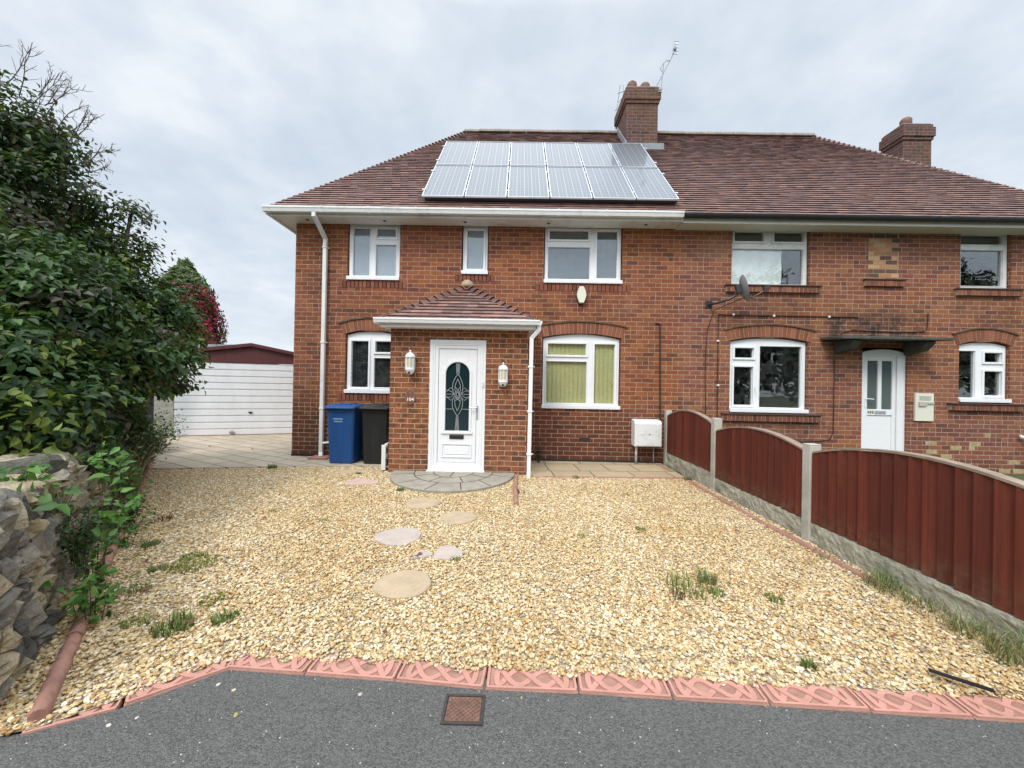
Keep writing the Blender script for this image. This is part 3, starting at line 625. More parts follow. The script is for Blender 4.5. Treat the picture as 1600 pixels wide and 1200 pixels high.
# ---- roofs
def tile_field(mb, O, U, S, length, f0, f1, gauge=.1, tw=.168, dark=1., vary=.13):
    O, U, S = Vector(O), Vector(U).normalized(), Vector(S).normalized(); Nn = U.cross(S).normalized()
    if Nn.z < 0: Nn = -Nn
    rows = int(length/gauge)
    for i in range(rows):
        s0 = i*gauge-.015; s1 = s0+gauge*1.25; a, b = f0(max(0, s0)), f1(max(0, s0)); a2, b2 = f0(s1), f1(s1)
        x = a-(0 if i % 2 else tw/2); rowv = rng.uniform(.85, 1.12)
        while x < b:
            xa, xb = max(x+.0006, a), min(x+tw-.0006, b)
            if xb-xa > .02:
                h = rng.random(); v = rng.uniform(1-vary, 1+vary)*rowv*dark
                base = [(.275, .145, .115), (.245, .135, .112), (.30, .165, .125), (.21, .125, .112), (.25, .15, .13)][int(h*5)]
                mb.color(tuple(q*v for q in base)); lift = .030+rng.uniform(-.002, .004); th = .013; k = rng.uniform(-.003, .003)
                xa1, xb1 = max(xa, a2-.02), min(xb, b2+.02)
                if xb1 < xa1: xa1 = xb1 = (xa+xb)/2
                P = []
                for (u_, s_, n_) in ((xa, s0+k, lift-th), (xb, s0-k, lift-th), (xb, s0-k, lift), (xa, s0+k, lift), (xa1, s1, .003), (xb1, s1, .003)):
                    P.append(O+U*u_+S*s_+Nn*n_)
                mb.add(P, [(0, 1, 2, 3), (3, 2, 5, 4), (0, 3, 4), (1, 5, 2)])
            x += tw
EY, EZ, RY, RZ = 6.92, 4.60, 10.3, 8.24
SL = math.hypot(RY-EY, RZ-EZ)
XL, XR, RL, RR = HL-.33, HR+.33, -1.46, 7.74
def hipL(s): return XL+(RL-XL)*s/SL
def hipR(s): return XR+(RR-XR)*s/SL
Sf = (0, RY-EY, RZ-EZ)
rt = MB(); tile_field(rt, (0, EY, EZ), (1, 0, 0), Sf, SL, hipL, lambda s: PARTY)
LS = math.hypot(RL-XL, RZ-EZ)
BY = 2*RY-EY
tile_field(rt, (XL, 0, EZ), (0, 1, 0), (RL-XL, 0, RZ-EZ), LS, lambda s: EY+(RY-EY)*s/LS, lambda s: BY+(RY-BY)*s/LS)
# closed slopes under the tiles and the back slope
rt.color((.06, .04, .035)); 
def slopes(mb, xa, xb, ra, rb, hip):
    mb.add([(xa, EY, EZ), (xb, EY, EZ), (rb, RY, RZ), (ra, RY, RZ)], [(0, 1, 2, 3)])
    mb.color((.15, .07, .055)); mb.add([(xa, BY, EZ), (xb, BY, EZ), (rb, RY, RZ), (ra, RY, RZ)], [(3, 2, 1, 0)])
slopes(rt, XL, PARTY, RL, PARTY, 0); rt.color((.06, .04, .035)); rt.add([(XL, EY, EZ), (XL, BY, EZ), (RL, RY, RZ)], [(2, 1, 0)])
roofL = rt.build('roof', 'tile', hl)
rt = MB(); tile_field(rt, (0, EY, EZ), (1, 0, 0), Sf, SL, lambda s: PARTY, hipR, dark=.95)
LS2 = math.hypot(XR-RR, RZ-EZ)
tile_field(rt, (XR, 0, EZ), (0, 1, 0), (RR-XR, 0, RZ-EZ), LS2, lambda s: EY+(RY-EY)*s/LS2, lambda s: BY+(RY-BY)*s/LS2)
rt.color((.06, .04, .035)); slopes(rt, PARTY, XR, PARTY, RR, 0); rt.color((.06, .04, .035)); rt.add([(XR, EY, EZ), (XR, BY, EZ), (RR, RY, RZ)], [(0, 1, 2)])
roofR = rt.build('roof', 'tile', hr)
def bonnets(parent, A, B, n, side, name='hip_tiles', wd=.085):
    A, B = Vector(A), Vector(B); m_ = MB(); d = (B-A)/n; t = d.normalized(); h = Vector((0, 0, 1)); q = t.cross(h).normalized(); u = q.cross(t).normalized()
    for k in range(n):
        b_ = rng.random(); m_.color((.10+.09*b_, .05+.04*b_, .04+.03*b_))
        p = A+d*k; e = p+d*1.12; lf = .030
        P0 = [p+q*wd*1.15+u*(-.045), p+q*wd*.55+u*(lf*.6), p+u*(lf+.02), p-q*wd*.55+u*(lf*.6), p-q*wd*1.15+u*(-.045)]
        P1 = [e+q*wd*.6+u*(-.05), e+q*wd*.3+u*(-.015), e+u*(.008), e-q*wd*.3+u*(-.015), e-q*wd*.6+u*(-.05)]
        P0b = [x-u*.014 for x in P0]
        m_.add(P0+P1+P0b, [(i, i+1, 6+i, 5+i) for i in range(4)]+[(i+1, i, 10+i, 11+i) for i in range(4)])
    return m_.build(name, 'tile', parent)
bonnets(roofL, (XL+.05, EY+.05, EZ+.03), (RL, RY, RZ+.02), 47, 1); bonnets(roofL, (XL+.05, BY-.05, EZ+.03), (RL, RY, RZ+.02), 47, 1)
bonnets(roofR, (XR-.05, EY+.05, EZ+.03), (RR, RY, RZ+.02), 47, 1); bonnets(roofR, (XR-.05, BY-.05, EZ+.03), (RR, RY, RZ+.02), 47, 1)
def ridge(parent, x0, x1, y, z):
    m_ = MB(); n = int((x1-x0)/.45)+1; L = (x1-x0)/n
    for k in range(n):
        r_ = .11+rng.uniform(-.004, .004); a0 = x0+k*L+.004; a1 = x0+(k+1)*L-.004; dz = rng.uniform(-.006, .006)
        rings = [[(x, y-math.cos(math.pi*i/8)*r_, z-.055+dz+math.sin(math.pi*i/8)*r_) for i in range(9)] for x in (a0, a1)]
        m_.loft(rings)
    m_.build('ridge_tiles', 'ridge', parent)
ridge(roofL, RL-.05, PARTY-.003, RY, RZ+.03); ridge(roofR, PARTY+.003, RR+.05, RY, RZ+.03)
# soffits, fascias, gutters
m_ = MB(); m_.box(XL+.08, PARTY-.09, 7.0-.045, WY-.001, 4.475, 4.50); m_.box(XL+.08, HL-.001, WY, HB+.3, 4.475, 4.50)
m_.box(XL+.06, PARTY-.09, 6.93, 6.953, 4.46, 4.60); m_.box(XL+.055, XL+.078, 6.955, HB+.3, 4.46, 4.60); m_.build('soffit', 'upvc_old', hl, bevel=.003)
for x in (-3.95, -2.5, -1.0, .55, 2.35): MB().lathe((x, 7.12, 4.468), [(.03, 0), (.03, .006)], 12).build('soffit_vent', 'dark_metal', hl)
m_ = MB(); m_.box(PARTY-.085, XR-.08, 6.965, WY-.001, 4.455, 4.48); m_.box(PARTY-.085, XR-.06, 6.94, 6.963, 4.44, 4.55); m_.build('soffit', 'soffit', hr, bevel=.003)
def gutter_profile(y, z, w=.115, h=.08, square=True):
    if square: return [(y, z), (y-w, z), (y-w, z-h*.35), (y-w*.93, z-h*.42), (y-w*.8, z-h), (y-w*.2, z-h), (y, z-h*.5)]
    return [(y-w/2+w/2*math.cos(math.pi*i/8), z-h*math.sin(math.pi*i/8)) for i in range(9)]
def gutter(parent, x0, x1, y, z, mat, name='gutter', brackets=.85, square=True, ends=True, w=.115, h=.08):
    m_ = MB(); pr = gutter_profile(y, z, w, h, square); inner = [(y-w/2+(a-(y-w/2))*.88, min(z, b+.006)) for a, b in pr]
    m_.prism([(x0, a, b) for a, b in pr], (x1-x0, 0, 0))
    o = m_.build(name, mat, parent, bevel=.002)
    k = x0+.2
    while k < x1-.1:
        m_ = MB()
        big = 1.06; P = [(k, y-w/2+(a-(y-w/2))*big, z+.004+(b-z)*1.1) for a, b in pr]; m_.prism(P, (.035, 0, 0)); k += brackets; m_.build('gutter_bracket', mat, o)
    return o
gutter(hl, XL-.02, PARTY-.12, 6.925, 4.60, 'upvc_old', h=.1)
m_ = MB(); pr = gutter_profile(0, 4.60, h=.1); m_.prism([(XL+.05+a, 6.93, b) for a, b in pr], (0, 6.6, 0)); m_.build('side_gutter', 'upvc_old', hl)
gutter(hr, PARTY-.10, XR+.02, 6.935, 4.575, 'black_plastic', square=False, h=.075)
def downpipe(parent, path, r, mat, name='downpipe', clips=()):
    m_ = MB(); P = [Vector(p) for p in path]
    for a, b in zip(P, P[1:]):
        t = (b-a).normalized(); q = Vector((1, 0, 0)) if abs(t.x) < .9 else Vector((0, 0, 1)); s_ = t.cross(q).normalized(); q = s_.cross(t)
        m_.obox((a+b)/2, q*r, s_*r, t*((b-a).length/2+r*.6))
    o = m_.build(name, mat, parent, bevel=.006)
    if clips:
        for (x, y, z) in clips:
            m_ = MB(); m_.box(x-r-.008, x+r+.008, y-r-.008, y+r+.03, z-.015, z+.015); m_.box(x+r, x+r+.035, y+.0, y+.05, z-.006, z+.006); m_.build('pipe_clip', mat, o, bevel=.002)
    return o
xd = -3.66
downpipe(hl, [(xd-.03, 6.87, 4.52), (xd-.03, 6.87, 4.44), (xd, 7.235, 4.16), (xd, 7.235, .12), (xd+.02, 7.2, .06)], .034, 'upvc_old', clips=((xd, 7.235, 4.0), (xd, 7.235, 2.2), (xd, 7.235, .95)))
m_ = MB(); m_.box(xd-.12, xd+.22, 6.98, WY-.02, .03, .062); m_.build('drain_surround', 'terracotta', hl, bevel=.006)
m_ = MB(); m_.tube([(xd+.05, 7.2, .30), (xd+.2, 7.19, .32)], .02); m_.build('waste_pipe', 'upvc', hl)
# chimneys
def chimney(parent, x0, x1, y0, y1, zb, zt, pots, flash=True):
    m_ = MB(); m_.box(x0, x1, y0, y1, zb, zt-.40)
    for k, (e, a, b) in enumerate(((.028, zt-.40, zt-.32), (.055, zt-.32, zt-.235), (.055, zt-.235, zt-.09), (.02, zt-.09, zt))): m_.box(x0-e, x1+e, y0-e, y1+e, a, b)
    c = m_.build('chimney', 'chim_brick', parent)
    m_ = MB(); m_.prism([(x0, y0, zt), (x1, y0, zt), (x1, y1, zt), (x0, y1, zt)], (0, 0, .04)); m_.build('flaunching', 'ridge', c, bevel=.02)
    for px_, py_ in pots:
        m_ = MB(); m_.lathe((px_, py_, zt+.02), [(.12, 0), (.115, .08), (.125, .10), (.12, .16), (.125, .2), (.11, .24), (.07, .28), (.02, .3)], 20); m_.build('chimney_pot', 'pot', c, smooth='auto')
    return c
ch = chimney(hl, 2.61, 3.39, 9.52, 10.45, 6.9, 8.9, [(2.80, 9.74), (3.14, 9.78)])
m_ = MB(); k_ = (RZ-EZ)/(RY-EY); zf = lambda y: EZ+(y-EY)*k_
m_.box(2.50, 3.50, 9.37, 9.50, zf(9.37)+.035, zf(9.5)+.05); m_.prism([(2.575, 9.42, zf(9.42)+.02), (2.575, 9.42, zf(9.42)+.2), (2.575, 10.3, zf(10.3)+.2), (2.575, 10.3, zf(10.3)+.02)], (.03, 0, 0)); m_.build('lead_flashing', 'lead', ch)
chimney(hr, 9.84, 10.56, 9.95, 10.5, 5.0, 8.36, [(10.10, 10.15)])

# pipes and cables fixed to the walls
def wtube(parent, name, pts, r, mat='cable', d=.015, **k):
    m_ = MB(); P = [at(x, y) for x, y in pts]; m_.tube([(p.x, WY-d, p.z) for p in P], r, 6)
    return m_.build(name, mat, parent, **k)
wtube(hl, 'pipe', [(1024, 505.5), (1031, 506), (1031, 580), (1031, 662)], .016)
o = wtube(hr, 'cable', [(1340, 496), (1240, 494), (1122, 492), (1121, 560), (1119.5, 692)], .010)
for q in ((1145, 492), (1208, 494), (1294, 495.5), (1121, 533), (1121, 602)):
    p = at(*q); MB().box(p.x-.016, p.x+.016, WY-.035, WY-.0, p.z-.012, p.z+.02).build('cable_clip', 'upvc', o)
wtube(hr, 'cable', [(1449, 490), (1448, 512), (1444, 518), (1400, 519), (1330, 516), (1316, 519), (1306, 530), (1303, 545), (1302, 610), (1301, 675), (1296, 686), (1280, 689), (1225, 691)], .009)
m_ = MB(); pts = [at(1588, 681), at(1596, 684), at(1602, 702), at(1612, 745)]; m_.tube([(p.x, WY-.05-.02*i, p.z) for i, p in enumerate(pts)], .028, 10); m_.build('waste_pipe', 'upvc_old', hr, smooth=True)
# concrete canopy over the neighbour's door
cn = MB(); cn.prism([(5.72, 6.80, 2.385), (7.68, 6.80, 2.385), (7.68, WY-.002, 2.42), (5.72, WY-.002, 2.42)], (0, 0, .05))
cno = cn.build('door_canopy', 'mosscrete', hr, bevel=.01)
for x in (5.98, 7.28):
    m_ = MB(); m_.prism([(x, WY-.003, 2.16), (x, 7.0, 2.22), (x, 6.88, 2.34), (x, 6.88, 2.385), (x, WY-.003, 2.415)], (.16, 0, 0)); m_.build('bracket', 'mosscrete', cno, bevel=.015)
# neighbour's door
def nb_door():
    x0, x1, z0, z1 = 6.52, 7.36, .10, 2.20; y0 = WY+.035; m_ = MB()
    n = 12; top = [(x0+(x1-x0)*k/n, z1+.07*(1-(2*k/n-1)**2)) for k in range(n+1)]
    m_.box(x0, x0+.07, y0, y0+.07, z0, z1); m_.box(x1-.15, x1, y0, y0+.07, z0, z1); m_.prism([(x1, y0+.001, z1-.07), (x0, y0+.001, z1-.07)]+[(a, y0+.001, b) for a, b in top], (0, .07, 0)); m_.box(x1-.155, x1-.145, y0-.006, y0+.0, z0, z1)
    f = m_.build('door', 'upvc', hr, bevel=.004)
    m_ = MB(); a, b = x0+.075, x1-.155; y1 = y0+.02
    m_.box(a, a+.075, y1, y1+.05, z0, z1-.07); m_.box(b-.065, b, y1, y1+.05, z0, z1-.07); m_.box(a+.075, b-.065, y1, y1+.05, z1-.15, z1-.07); m_.box(a+.075, b-.065, y1, y1+.05, 1.02, 1.13); m_.box((a+b)/2-.03, (a+b)/2+.04, y1, y1+.05, 1.13, z1-.15); m_.box(a+.075, b-.065, y1+.02, y1+.05, z0, 1.02)
    m_.build('door_leaf', 'upvc', f, bevel=.004)
    m_ = MB(); m_.box(a+.075, b-.065, y1+.025, y1+.03, 1.13, z1-.15); m_.build('glass', M['frost2'], f)
    m_ = MB(); m_.box(a+.02, a+.05, y1-.012, y1, 1.16, 1.36); m_.tube([(a+.035, y1-.04, 1.33), (a+.16, y1-.045, 1.32)], .010); m_.box(a+.03, a+.04, y1-.04, y1, 1.325, 1.335); m_.build('handle', 'upvc', f, bevel=.003)
    m_ = MB(); m_.box((a+b)/2-.09, (a+b)/2+.12, y1-.010, y1, 1.045, 1.105); m_.build('letterbox', 'alu', f, bevel=.004)
    m_ = MB()
    for k in range(3):
        xx = a+.085+k*.042; m_.box(xx, xx+.030, y1-.004, y1, 1.05, 1.072); m_.box(xx, xx+.030, y1-.004, y1, 1.076, 1.10)
    m_.build('house_number', 'wood_cap', f)
M['frost2'] = plain('frosted_pane', (.10, .125, .12), .15, .05, 12, spec=.6)
nb_door()
# neighbour's meter cupboard
mc = MB(); mc.box(7.49, 7.83, WY-.035, WY+.02, .93, 1.45); o = mc.build('meter_cupboard', 'cream_plastic', hr, bevel=.006)
m_ = MB(); m_.box(7.56, 7.77, WY-.040, WY-.035, 1.32, 1.40); m_.box(7.54, 7.82, WY-.055, WY-.035, 1.25, 1.29); m_.box(7.54, 7.68, WY-.058, WY-.035, 1.21, 1.25); m_.build('cupboard_label', 'concrete', o)

# ------------------------------------------------------------------ porch
PX0, PX1, PY = -2.04, .19, 6.2
po = thing('brick_porch', 'brindled brick porch with a hipped tile roof and white front door', 'porch', (-.93, PY, 0))
m_ = MB(); wall_mesh(m_, PX0, PX1, -.05, 2.34, [(-1.395, -.49, .03, 2.17)], y=PY, t=.1)
m_.add([(PX0, PY, -.05), (PX0, WY, -.05), (PX0, WY, 2.34), (PX0, PY, 2.34)], [(3, 2, 1, 0)]); m_.add([(PX1, PY, -.05), (PX1, WY, -.05), (PX1, WY, 2.34), (PX1, PY, 2.34)], [(0, 1, 2, 3)])
m_.build('wall', 'porch_brick', po)
EX0, EX1, EYp, EZp, AX, AZ = -2.19, .33, 5.97, 2.44, -.95, 3.30
rt = MB(); SLp = math.hypot(WY-EYp, AZ-EZp); 
tile_field(rt, (0, EYp, EZp), (1, 0, 0), (0, WY-EYp, AZ-EZp), SLp, lambda s: EX0+(AX-EX0)*min(1, s/SLp), lambda s: EX1+(AX-EX1)*min(1, s/SLp), gauge=.14, dark=.95, vary=.35)
for X_, nm in ((EX0, 1), (EX1, -1)):
    l_ = math.hypot(AX-X_, AZ-EZp); tile_field(rt, (X_, 0, EZp), (0, 1, 0), (AX-X_, 0, AZ-EZp), l_, lambda s: EYp+(WY-EYp)*min(1, s/l_), lambda s: WY-.005, gauge=.14, dark=.95, vary=.35)
rt.color((.05, .035, .03)); rt.add([(EX0, EYp, EZp), (EX1, EYp, EZp), (EX1, WY, EZp), (EX0, WY, EZp), (AX, WY, AZ)], [(0, 1, 4), (1, 2, 4), (3, 0, 4), (3, 2, 1, 0)])
pr_ = rt.build('roof', 'tile', po)
bonnets(pr_, (EX0+.03, EYp+.03, EZp+.02), (AX, WY-.06, AZ+.02), 12, 1, wd=.085); bonnets(pr_, (EX1-.03, EYp+.03, EZp+.02), (AX, WY-.06, AZ+.02), 12, 1, wd=.085)
m_ = MB(); m_.lathe((AX, WY-.06, AZ-.02), [(.12, 0), (.125, .05), (.10, .10), (.05, .14), (.01, .15)], 16); m_.build('roof_cap', 'stone_tan', pr_, smooth=True)
m_ = MB(); m_.box(EX0+.06, EX1-.06, EYp+.02, EYp+.04, 2.33, 2.45); m_.box(EX0+.06, EX1-.06, EYp+.041, PY-.002, 2.335, 2.355); m_.box(EX0+.06, PX0-.002, PY, WY-.004, 2.335, 2.355); m_.box(PX1+.002, EX1-.06, PY, WY-.004, 2.335, 2.355); m_.box(EX1-.058, EX1-.04, EYp+.02, WY-.004, 2.33, 2.45); m_.box(EX0+.04, EX0+.058, EYp+.02, WY-.004, 2.33, 2.45); m_.build('fascia', 'upvc', po, bevel=.003)
go_ = gutter(po, EX0-.03, EX1+.02, EYp+.015, 2.465, 'upvc', brackets=.42, w=.1, h=.075)
for sx, x in ((-1, EX0+.035), (1, EX1-.035)):
    pr = gutter_profile(0, 2.465, .1, .075); MB().prism([(x-sx*a, EYp+.02, b) for a, b in pr], (0, WY-EYp-.03, 0)).build('side_gutter', 'upvc', po)
downpipe(po, [(.345, 5.99, 2.39), (.345, 5.99, 2.33), (.235, 6.03, 2.20), (.225, 6.03, .0)], .031, 'upvc', clips=((.225, 6.03, 1.75), (.225, 6.03, 1.05), (.225, 6.03, .38)))
# front door
def front_door():
    x0, x1, z0, z1 = -1.395, -.49, .035, 2.168; y0 = PY-.012; m_ = MB(); e = .085
    m_.box(x0, x0+e, y0, y0+.075, z0, z1); m_.box(x1-e, x1, y0, y0+.075, z0, z1); m_.box(x0+e, x1-e, y0, y0+.075, z1-e, z1); m_.box(x0+e, x1-e, y0, y0+.075, z0, z0+.09)
    m_.box(x0-.015, x1+.015, y0-.055, y0-.003, z0-.01, z0+.035)
    for q in (.045,): 
        m_.box(x0+q, x0+q+.012, y0-.008, y0-.001, z0+.1, z1-q); m_.box(x1-q-.012, x1-q, y0-.008, y0-.001, z0+.1, z1-q); m_.box(x0+q+.012, x1-q-.012, y0-.008, y0-.001, z1-q-.012, z1-q)
    f = m_.build('door', 'upvc', po, bevel=.004)
    a, b, c, d = x0+e+.055, x1-e-.055, z0+.15, z1-e-.055; y1 = y0+.022
    # inner frame ring
    m_ = MB(); m_.box(x0+e, a, y1-.012, y1+.05, z0+.09, z1-e); m_.box(b, x1-e, y1-.012, y1+.05, z0+.09, z1-e); m_.box(a, b, y1-.012, y1+.05, d, z1-e); m_.box(a, b, y1-.012, y1+.05, z0+.09, c); m_.build('door_sash', 'upvc', f, bevel=.004)
    # leaf with an arched opening
    cx = (a+b)/2; gw = .192; g0, g1 = .70, 1.62; m_ = MB(); n = 20
    arch = [(cx+gw*math.cos(math.pi*k/n), g1+gw*math.sin(math.pi*k/n)) for k in range(n+1)]
    m_.box(a+.006, cx-gw, y1, y1+.04, g0, d-.006); m_.box(cx+gw, b-.006, y1, y1+.04, g0, d-.006); m_.box(a+.006, b-.006, y1, y1+.04, c+.006, g0)
    for k in range(n):
        (xa, za), (xb, zb) = arch[k], arch[k+1]; m_.prism([(xa, y1, za), (xa, y1, d-.006), (xb, y1, d-.006), (xb, y1, zb)], (0, .04, 0))
    # moulding round the arch, lower panel moulding
    mo = [(cx-gw-.02, g0-.0), (cx-gw-.02, g1)]+[(cx-(gw+.02)*math.cos(math.pi*k/n), g1+(gw+.02)*math.sin(math.pi*k/n)) for k in range(1, n)]+[(cx+gw+.02, g1), (cx+gw+.02, g0)]
    m_.ribbon([Vector(q) for q in mo], .034, y1-.016, y1-.001, 'y'); m_.box(cx-gw-.06, cx+gw+.06, y1-.024, y1-.001, g0-.045, g0-.008)
    pa, pb, pc, pd = cx-gw-.05, cx+gw+.05, .27, .50
    for (p, q, r_, s_) in ((pa, pb, pd-.022, pd), (pa, pb, pc, pc+.022), (pa, pa+.022, pc+.022, pd-.022), (pb-.022, pb, pc+.022, pd-.022)): m_.box(p, q, y1-.014, y1-.001, r_, s_)
    m_.box(pa+.05, pb-.05, y1-.008, y1-.001, pc+.05, pd-.05)
    m_.build('door_leaf', 'upvc', f, bevel=.003)
    m_ = MB(); m_.prism([(cx+gw, y1+.02, g0), (cx+gw, y1+.02, g1)]+[(x, y1+.02, z) for x, z in arch[1:-1]]+[(cx-gw, y1+.02, g1), (cx-gw, y1+.02, g0)], (0, .006, 0)); m_.build('glass', M['doorglass'], f)
    # leaded pattern
    m_ = MB(); W = .007; ya, yb_ = y1+.012, y1+.019
    def ln(p): m_.ribbon([Vector((cx+x, z)) for x, z in p], W, ya, yb_, 'y')
    def curve(f_, n=16): return [f_(k/n) for k in range(n+1)]
    for s_ in (-1, 1):
        ln(curve(lambda t: (s_*.085*math.sin(math.pi*t)**.9, 1.62-.42*t))); ln(curve(lambda t: (s_*.085*math.sin(math.pi*t)**.9, 1.34-.40*t)))
        ln(curve(lambda t: (s_*.045*math.sin(math.pi*t), 1.54-.30*t))); ln(curve(lambda t: (s_*.045*math.sin(math.pi*t), 1.34-.32*t)))
        ln([(s_*.185, 1.36), (s_*.1, 1.335), (s_*.03, 1.25), (-s_*.05, 1.17)]); ln([(s_*.185, 1.23), (s_*.1, 1.25), (s_*.03, 1.33), (-s_*.05, 1.42)])
        ln([(s_*.19, 1.292), (s_*.07, 1.292)]); ln([(s_*.03, 1.80), (s_*.018, 1.62)]); ln([(s_*.012, 1.81), (0, 1.62)]); ln([(s_*.03, .70), (s_*.012, .94)]); ln([(s_*.012, .70), (0, .94)])
        ln([(s_*.19, 1.05), (s_*.06, 1.05)])
        ln([(s_*.07, 1.36), (s_*.11, 1.40), (s_*.185, 1.33), ]); ln([(s_*.07, 1.23), (s_*.11, 1.19), (s_*.185, 1.26)])
    m_.build('leading', 'alu', f)
    m_ = MB(); m_.box(cx-.115, cx+.115, y1-.014, y1-.001, .57, .635); m_.box(cx-.10, cx+.10, y1-.02, y1-.014, .582, .622); m_.build('letterbox', 'black_plastic', f, bevel=.004)
    m_ = MB(); hx = b+.012; m_.box(hx-.016, hx+.016, y1-.028, y1-.012, .90, 1.12); m_.tube([(hx, y1-.06, 1.08), (hx-.12, y1-.062, 1.08)], .010, 10); m_.tube([(hx, y1-.03, 1.08), (hx, y1-.062, 1.08)], .009); m_.build('handle', 'alu', f, bevel=.004)
    m_ = MB(); m_.box(x1-.05, x1-.026, y0-.022, y0-.001, 1.42, 1.50); m_.build('doorbell', 'cream_plastic', f, bevel=.003)
M['doorglass'] = plain('dark_door_glass', (.012, .03, .035), .08, .1, 14, spec=.7)
front_door()
# half-round step
def semi():
    m_ = MB(); cx, cy = -.96, 6.17; n = 40; P = [(cx+.97*math.cos(math.pi*k/n), cy-1.13*math.sin(math.pi*k/n), -.01) for k in range(n+1)]; P = P[::-1]
    m_.prism(P, (0, 0, .062)); o = m_.build('doorstep', 'step', None, loc=(cx, cy-.5, 0), bevel=.008)
    tag(o, 'grey half round paving step in front of the white porch door', 'step')
    m_ = MB()
    def gr(p): m_.ribbon([Vector(q) for q in p], .014, .0485, .0532)
    for rx, ry in ((.62, .74), (.32, .40)): gr([(cx+rx*math.cos(math.pi*k/24), cy-ry*math.sin(math.pi*k/24)) for k in range(25)])
    for a, r0, r1 in ((.25, .62, .97), (.8, .62, .97), (1.25, .62, .97), (1.75, .62, .97), (2.3, .62, .97), (2.85, .62, .97), (.5, .32, .62), (1.15, .32, .62), (1.95, .32, .62), (2.6, .32, .62), (1.55, 0, .32)):
        gr([(cx+r0*math.cos(a), cy-r0*1.17*math.sin(a)), (cx+r1*math.cos(a+.05), cy-r1*1.15*math.sin(a+.05))])
    m_.build('paving_joint', 'soil', o)
semi()
# lanterns
def lantern(loc, label):
    x, y, z = loc; o = thing('wall_lantern', label, 'lamp', (x, PY, z), 'coach lanterns on the porch')
    m_ = MB(); m_.box(x-.045, x+.045, PY-.014, PY-.001, z-.06, z+.10); m_.box(x-.02, x+.02, y, PY-.013, z-.07, z-.04); m_.build('backplate', 'upvc', o, bevel=.004)
    m_ = MB(); m_.lathe((x, y, z), [(.079, .085), (.082, .095), (.074, .12), (.055, .148), (.03, .162), (.012, .168), (.012, .18), (.018, .19), (.008, .205)], 20); m_.build('cap', 'upvc', o, smooth='auto')
    m_ = MB(); m_.lathe((x, y, z), [(.066, -.075), (.066, .086)], 20); m_.build('lamp_glass', 'frosted', o, smooth='auto')
    m_ = MB()
    for k in range(8): a = 2*math.pi*k/8+.2; m_.box(x+.071*math.cos(a)-.005, x+.071*math.cos(a)+.005, y+.071*math.sin(a)-.005, y+.071*math.sin(a)+.005, z-.08, z+.09)
    m_.build('cage', 'upvc', o)
    m_ = MB(); m_.lathe((x, y, z), [(.02, -.185), (.045, -.17), (.062, -.14), (.07, -.12), (.078, -.11), (.076, -.075)][::1], 20); m_.build('base', 'upvc', o, smooth='auto')
    m_ = MB(); m_.lathe((x, y-.052, z-.155), [(.012, -.02), (.017, -.01), (.017, .01), (.01, .02)], 12); m_.build('sensor', 'black_plastic', o)
lantern((-1.69, 6.10, 1.78), 'white coach lantern on the brick left of the porch door, above the oval plaque')
lantern((-.205, 6.10, 1.61), 'white coach lantern between the porch door and the downpipe')
def mesh_text(txt, size, ext, name, mat, parent, loc, sx=1.):
    cu_ = bpy.data.curves.new(name, 'FONT'); cu_.body = txt; cu_.size = size; cu_.extrude = ext; cu_.align_x = 'CENTER'; cu_.align_y = 'CENTER'; cu_.offset = size*.02
    t = bpy.data.objects.new(name, cu_); COL.objects.link(t); dg = bpy.context.evaluated_depsgraph_get(); dg.update()
    me = bpy.data.meshes.new_from_object(t.evaluated_get(dg)); bpy.data.objects.remove(t)
    me.transform(Matrix.Translation(Vector(loc)-ROOT[parent.name]) @ Matrix.Rotation(R(90), 4, 'X') @ Matrix.Diagonal((sx, 1, 1, 1)))
    me.materials.clear(); me.materials.append(M[mat]); o = bpy.data.objects.new(name, me); COL.objects.link(o); o.parent = parent; ROOT[o.name] = ROOT[parent.name]; return o
pq = thing('house_number_plaque', 'oval brown plaque with the white number 104', 'plaque', (-1.70, PY, 1.24))
m_ = MB(); n = 28; el_ = lambda s, y: [(-1.70+.083*s*math.cos(2*math.pi*k/n), y, 1.24+.128*s*math.sin(2*math.pi*k/n)) for k in range(n)]
m_.loft([el_(1, PY-.001), el_(1, PY-.012), el_(.9, PY-.018)]); m_.build('plate', 'plaque', pq)
m_ = MB(); m_.ribbon([Vector((-1.70+.080*math.cos(2*math.pi*k/n), 1.24+.123*math.sin(2*math.pi*k/n))) for k in range(n+1)], .006, PY-.018, PY-.012, 'y')
for k, (w_, z) in enumerate(((.03, 1.322), (.045, 1.308), (.035, 1.294), (.05, 1.282))): m_.box(-1.70-w_/2, -1.70+w_/2, PY-.021, PY-.018, z, z+.005)
m_.build('emblem', 'wood_cap', pq)
mesh_text('104', .074, .002, 'digits', 'upvc', pq, (-1.70, PY-.021, 1.195), 1.1)

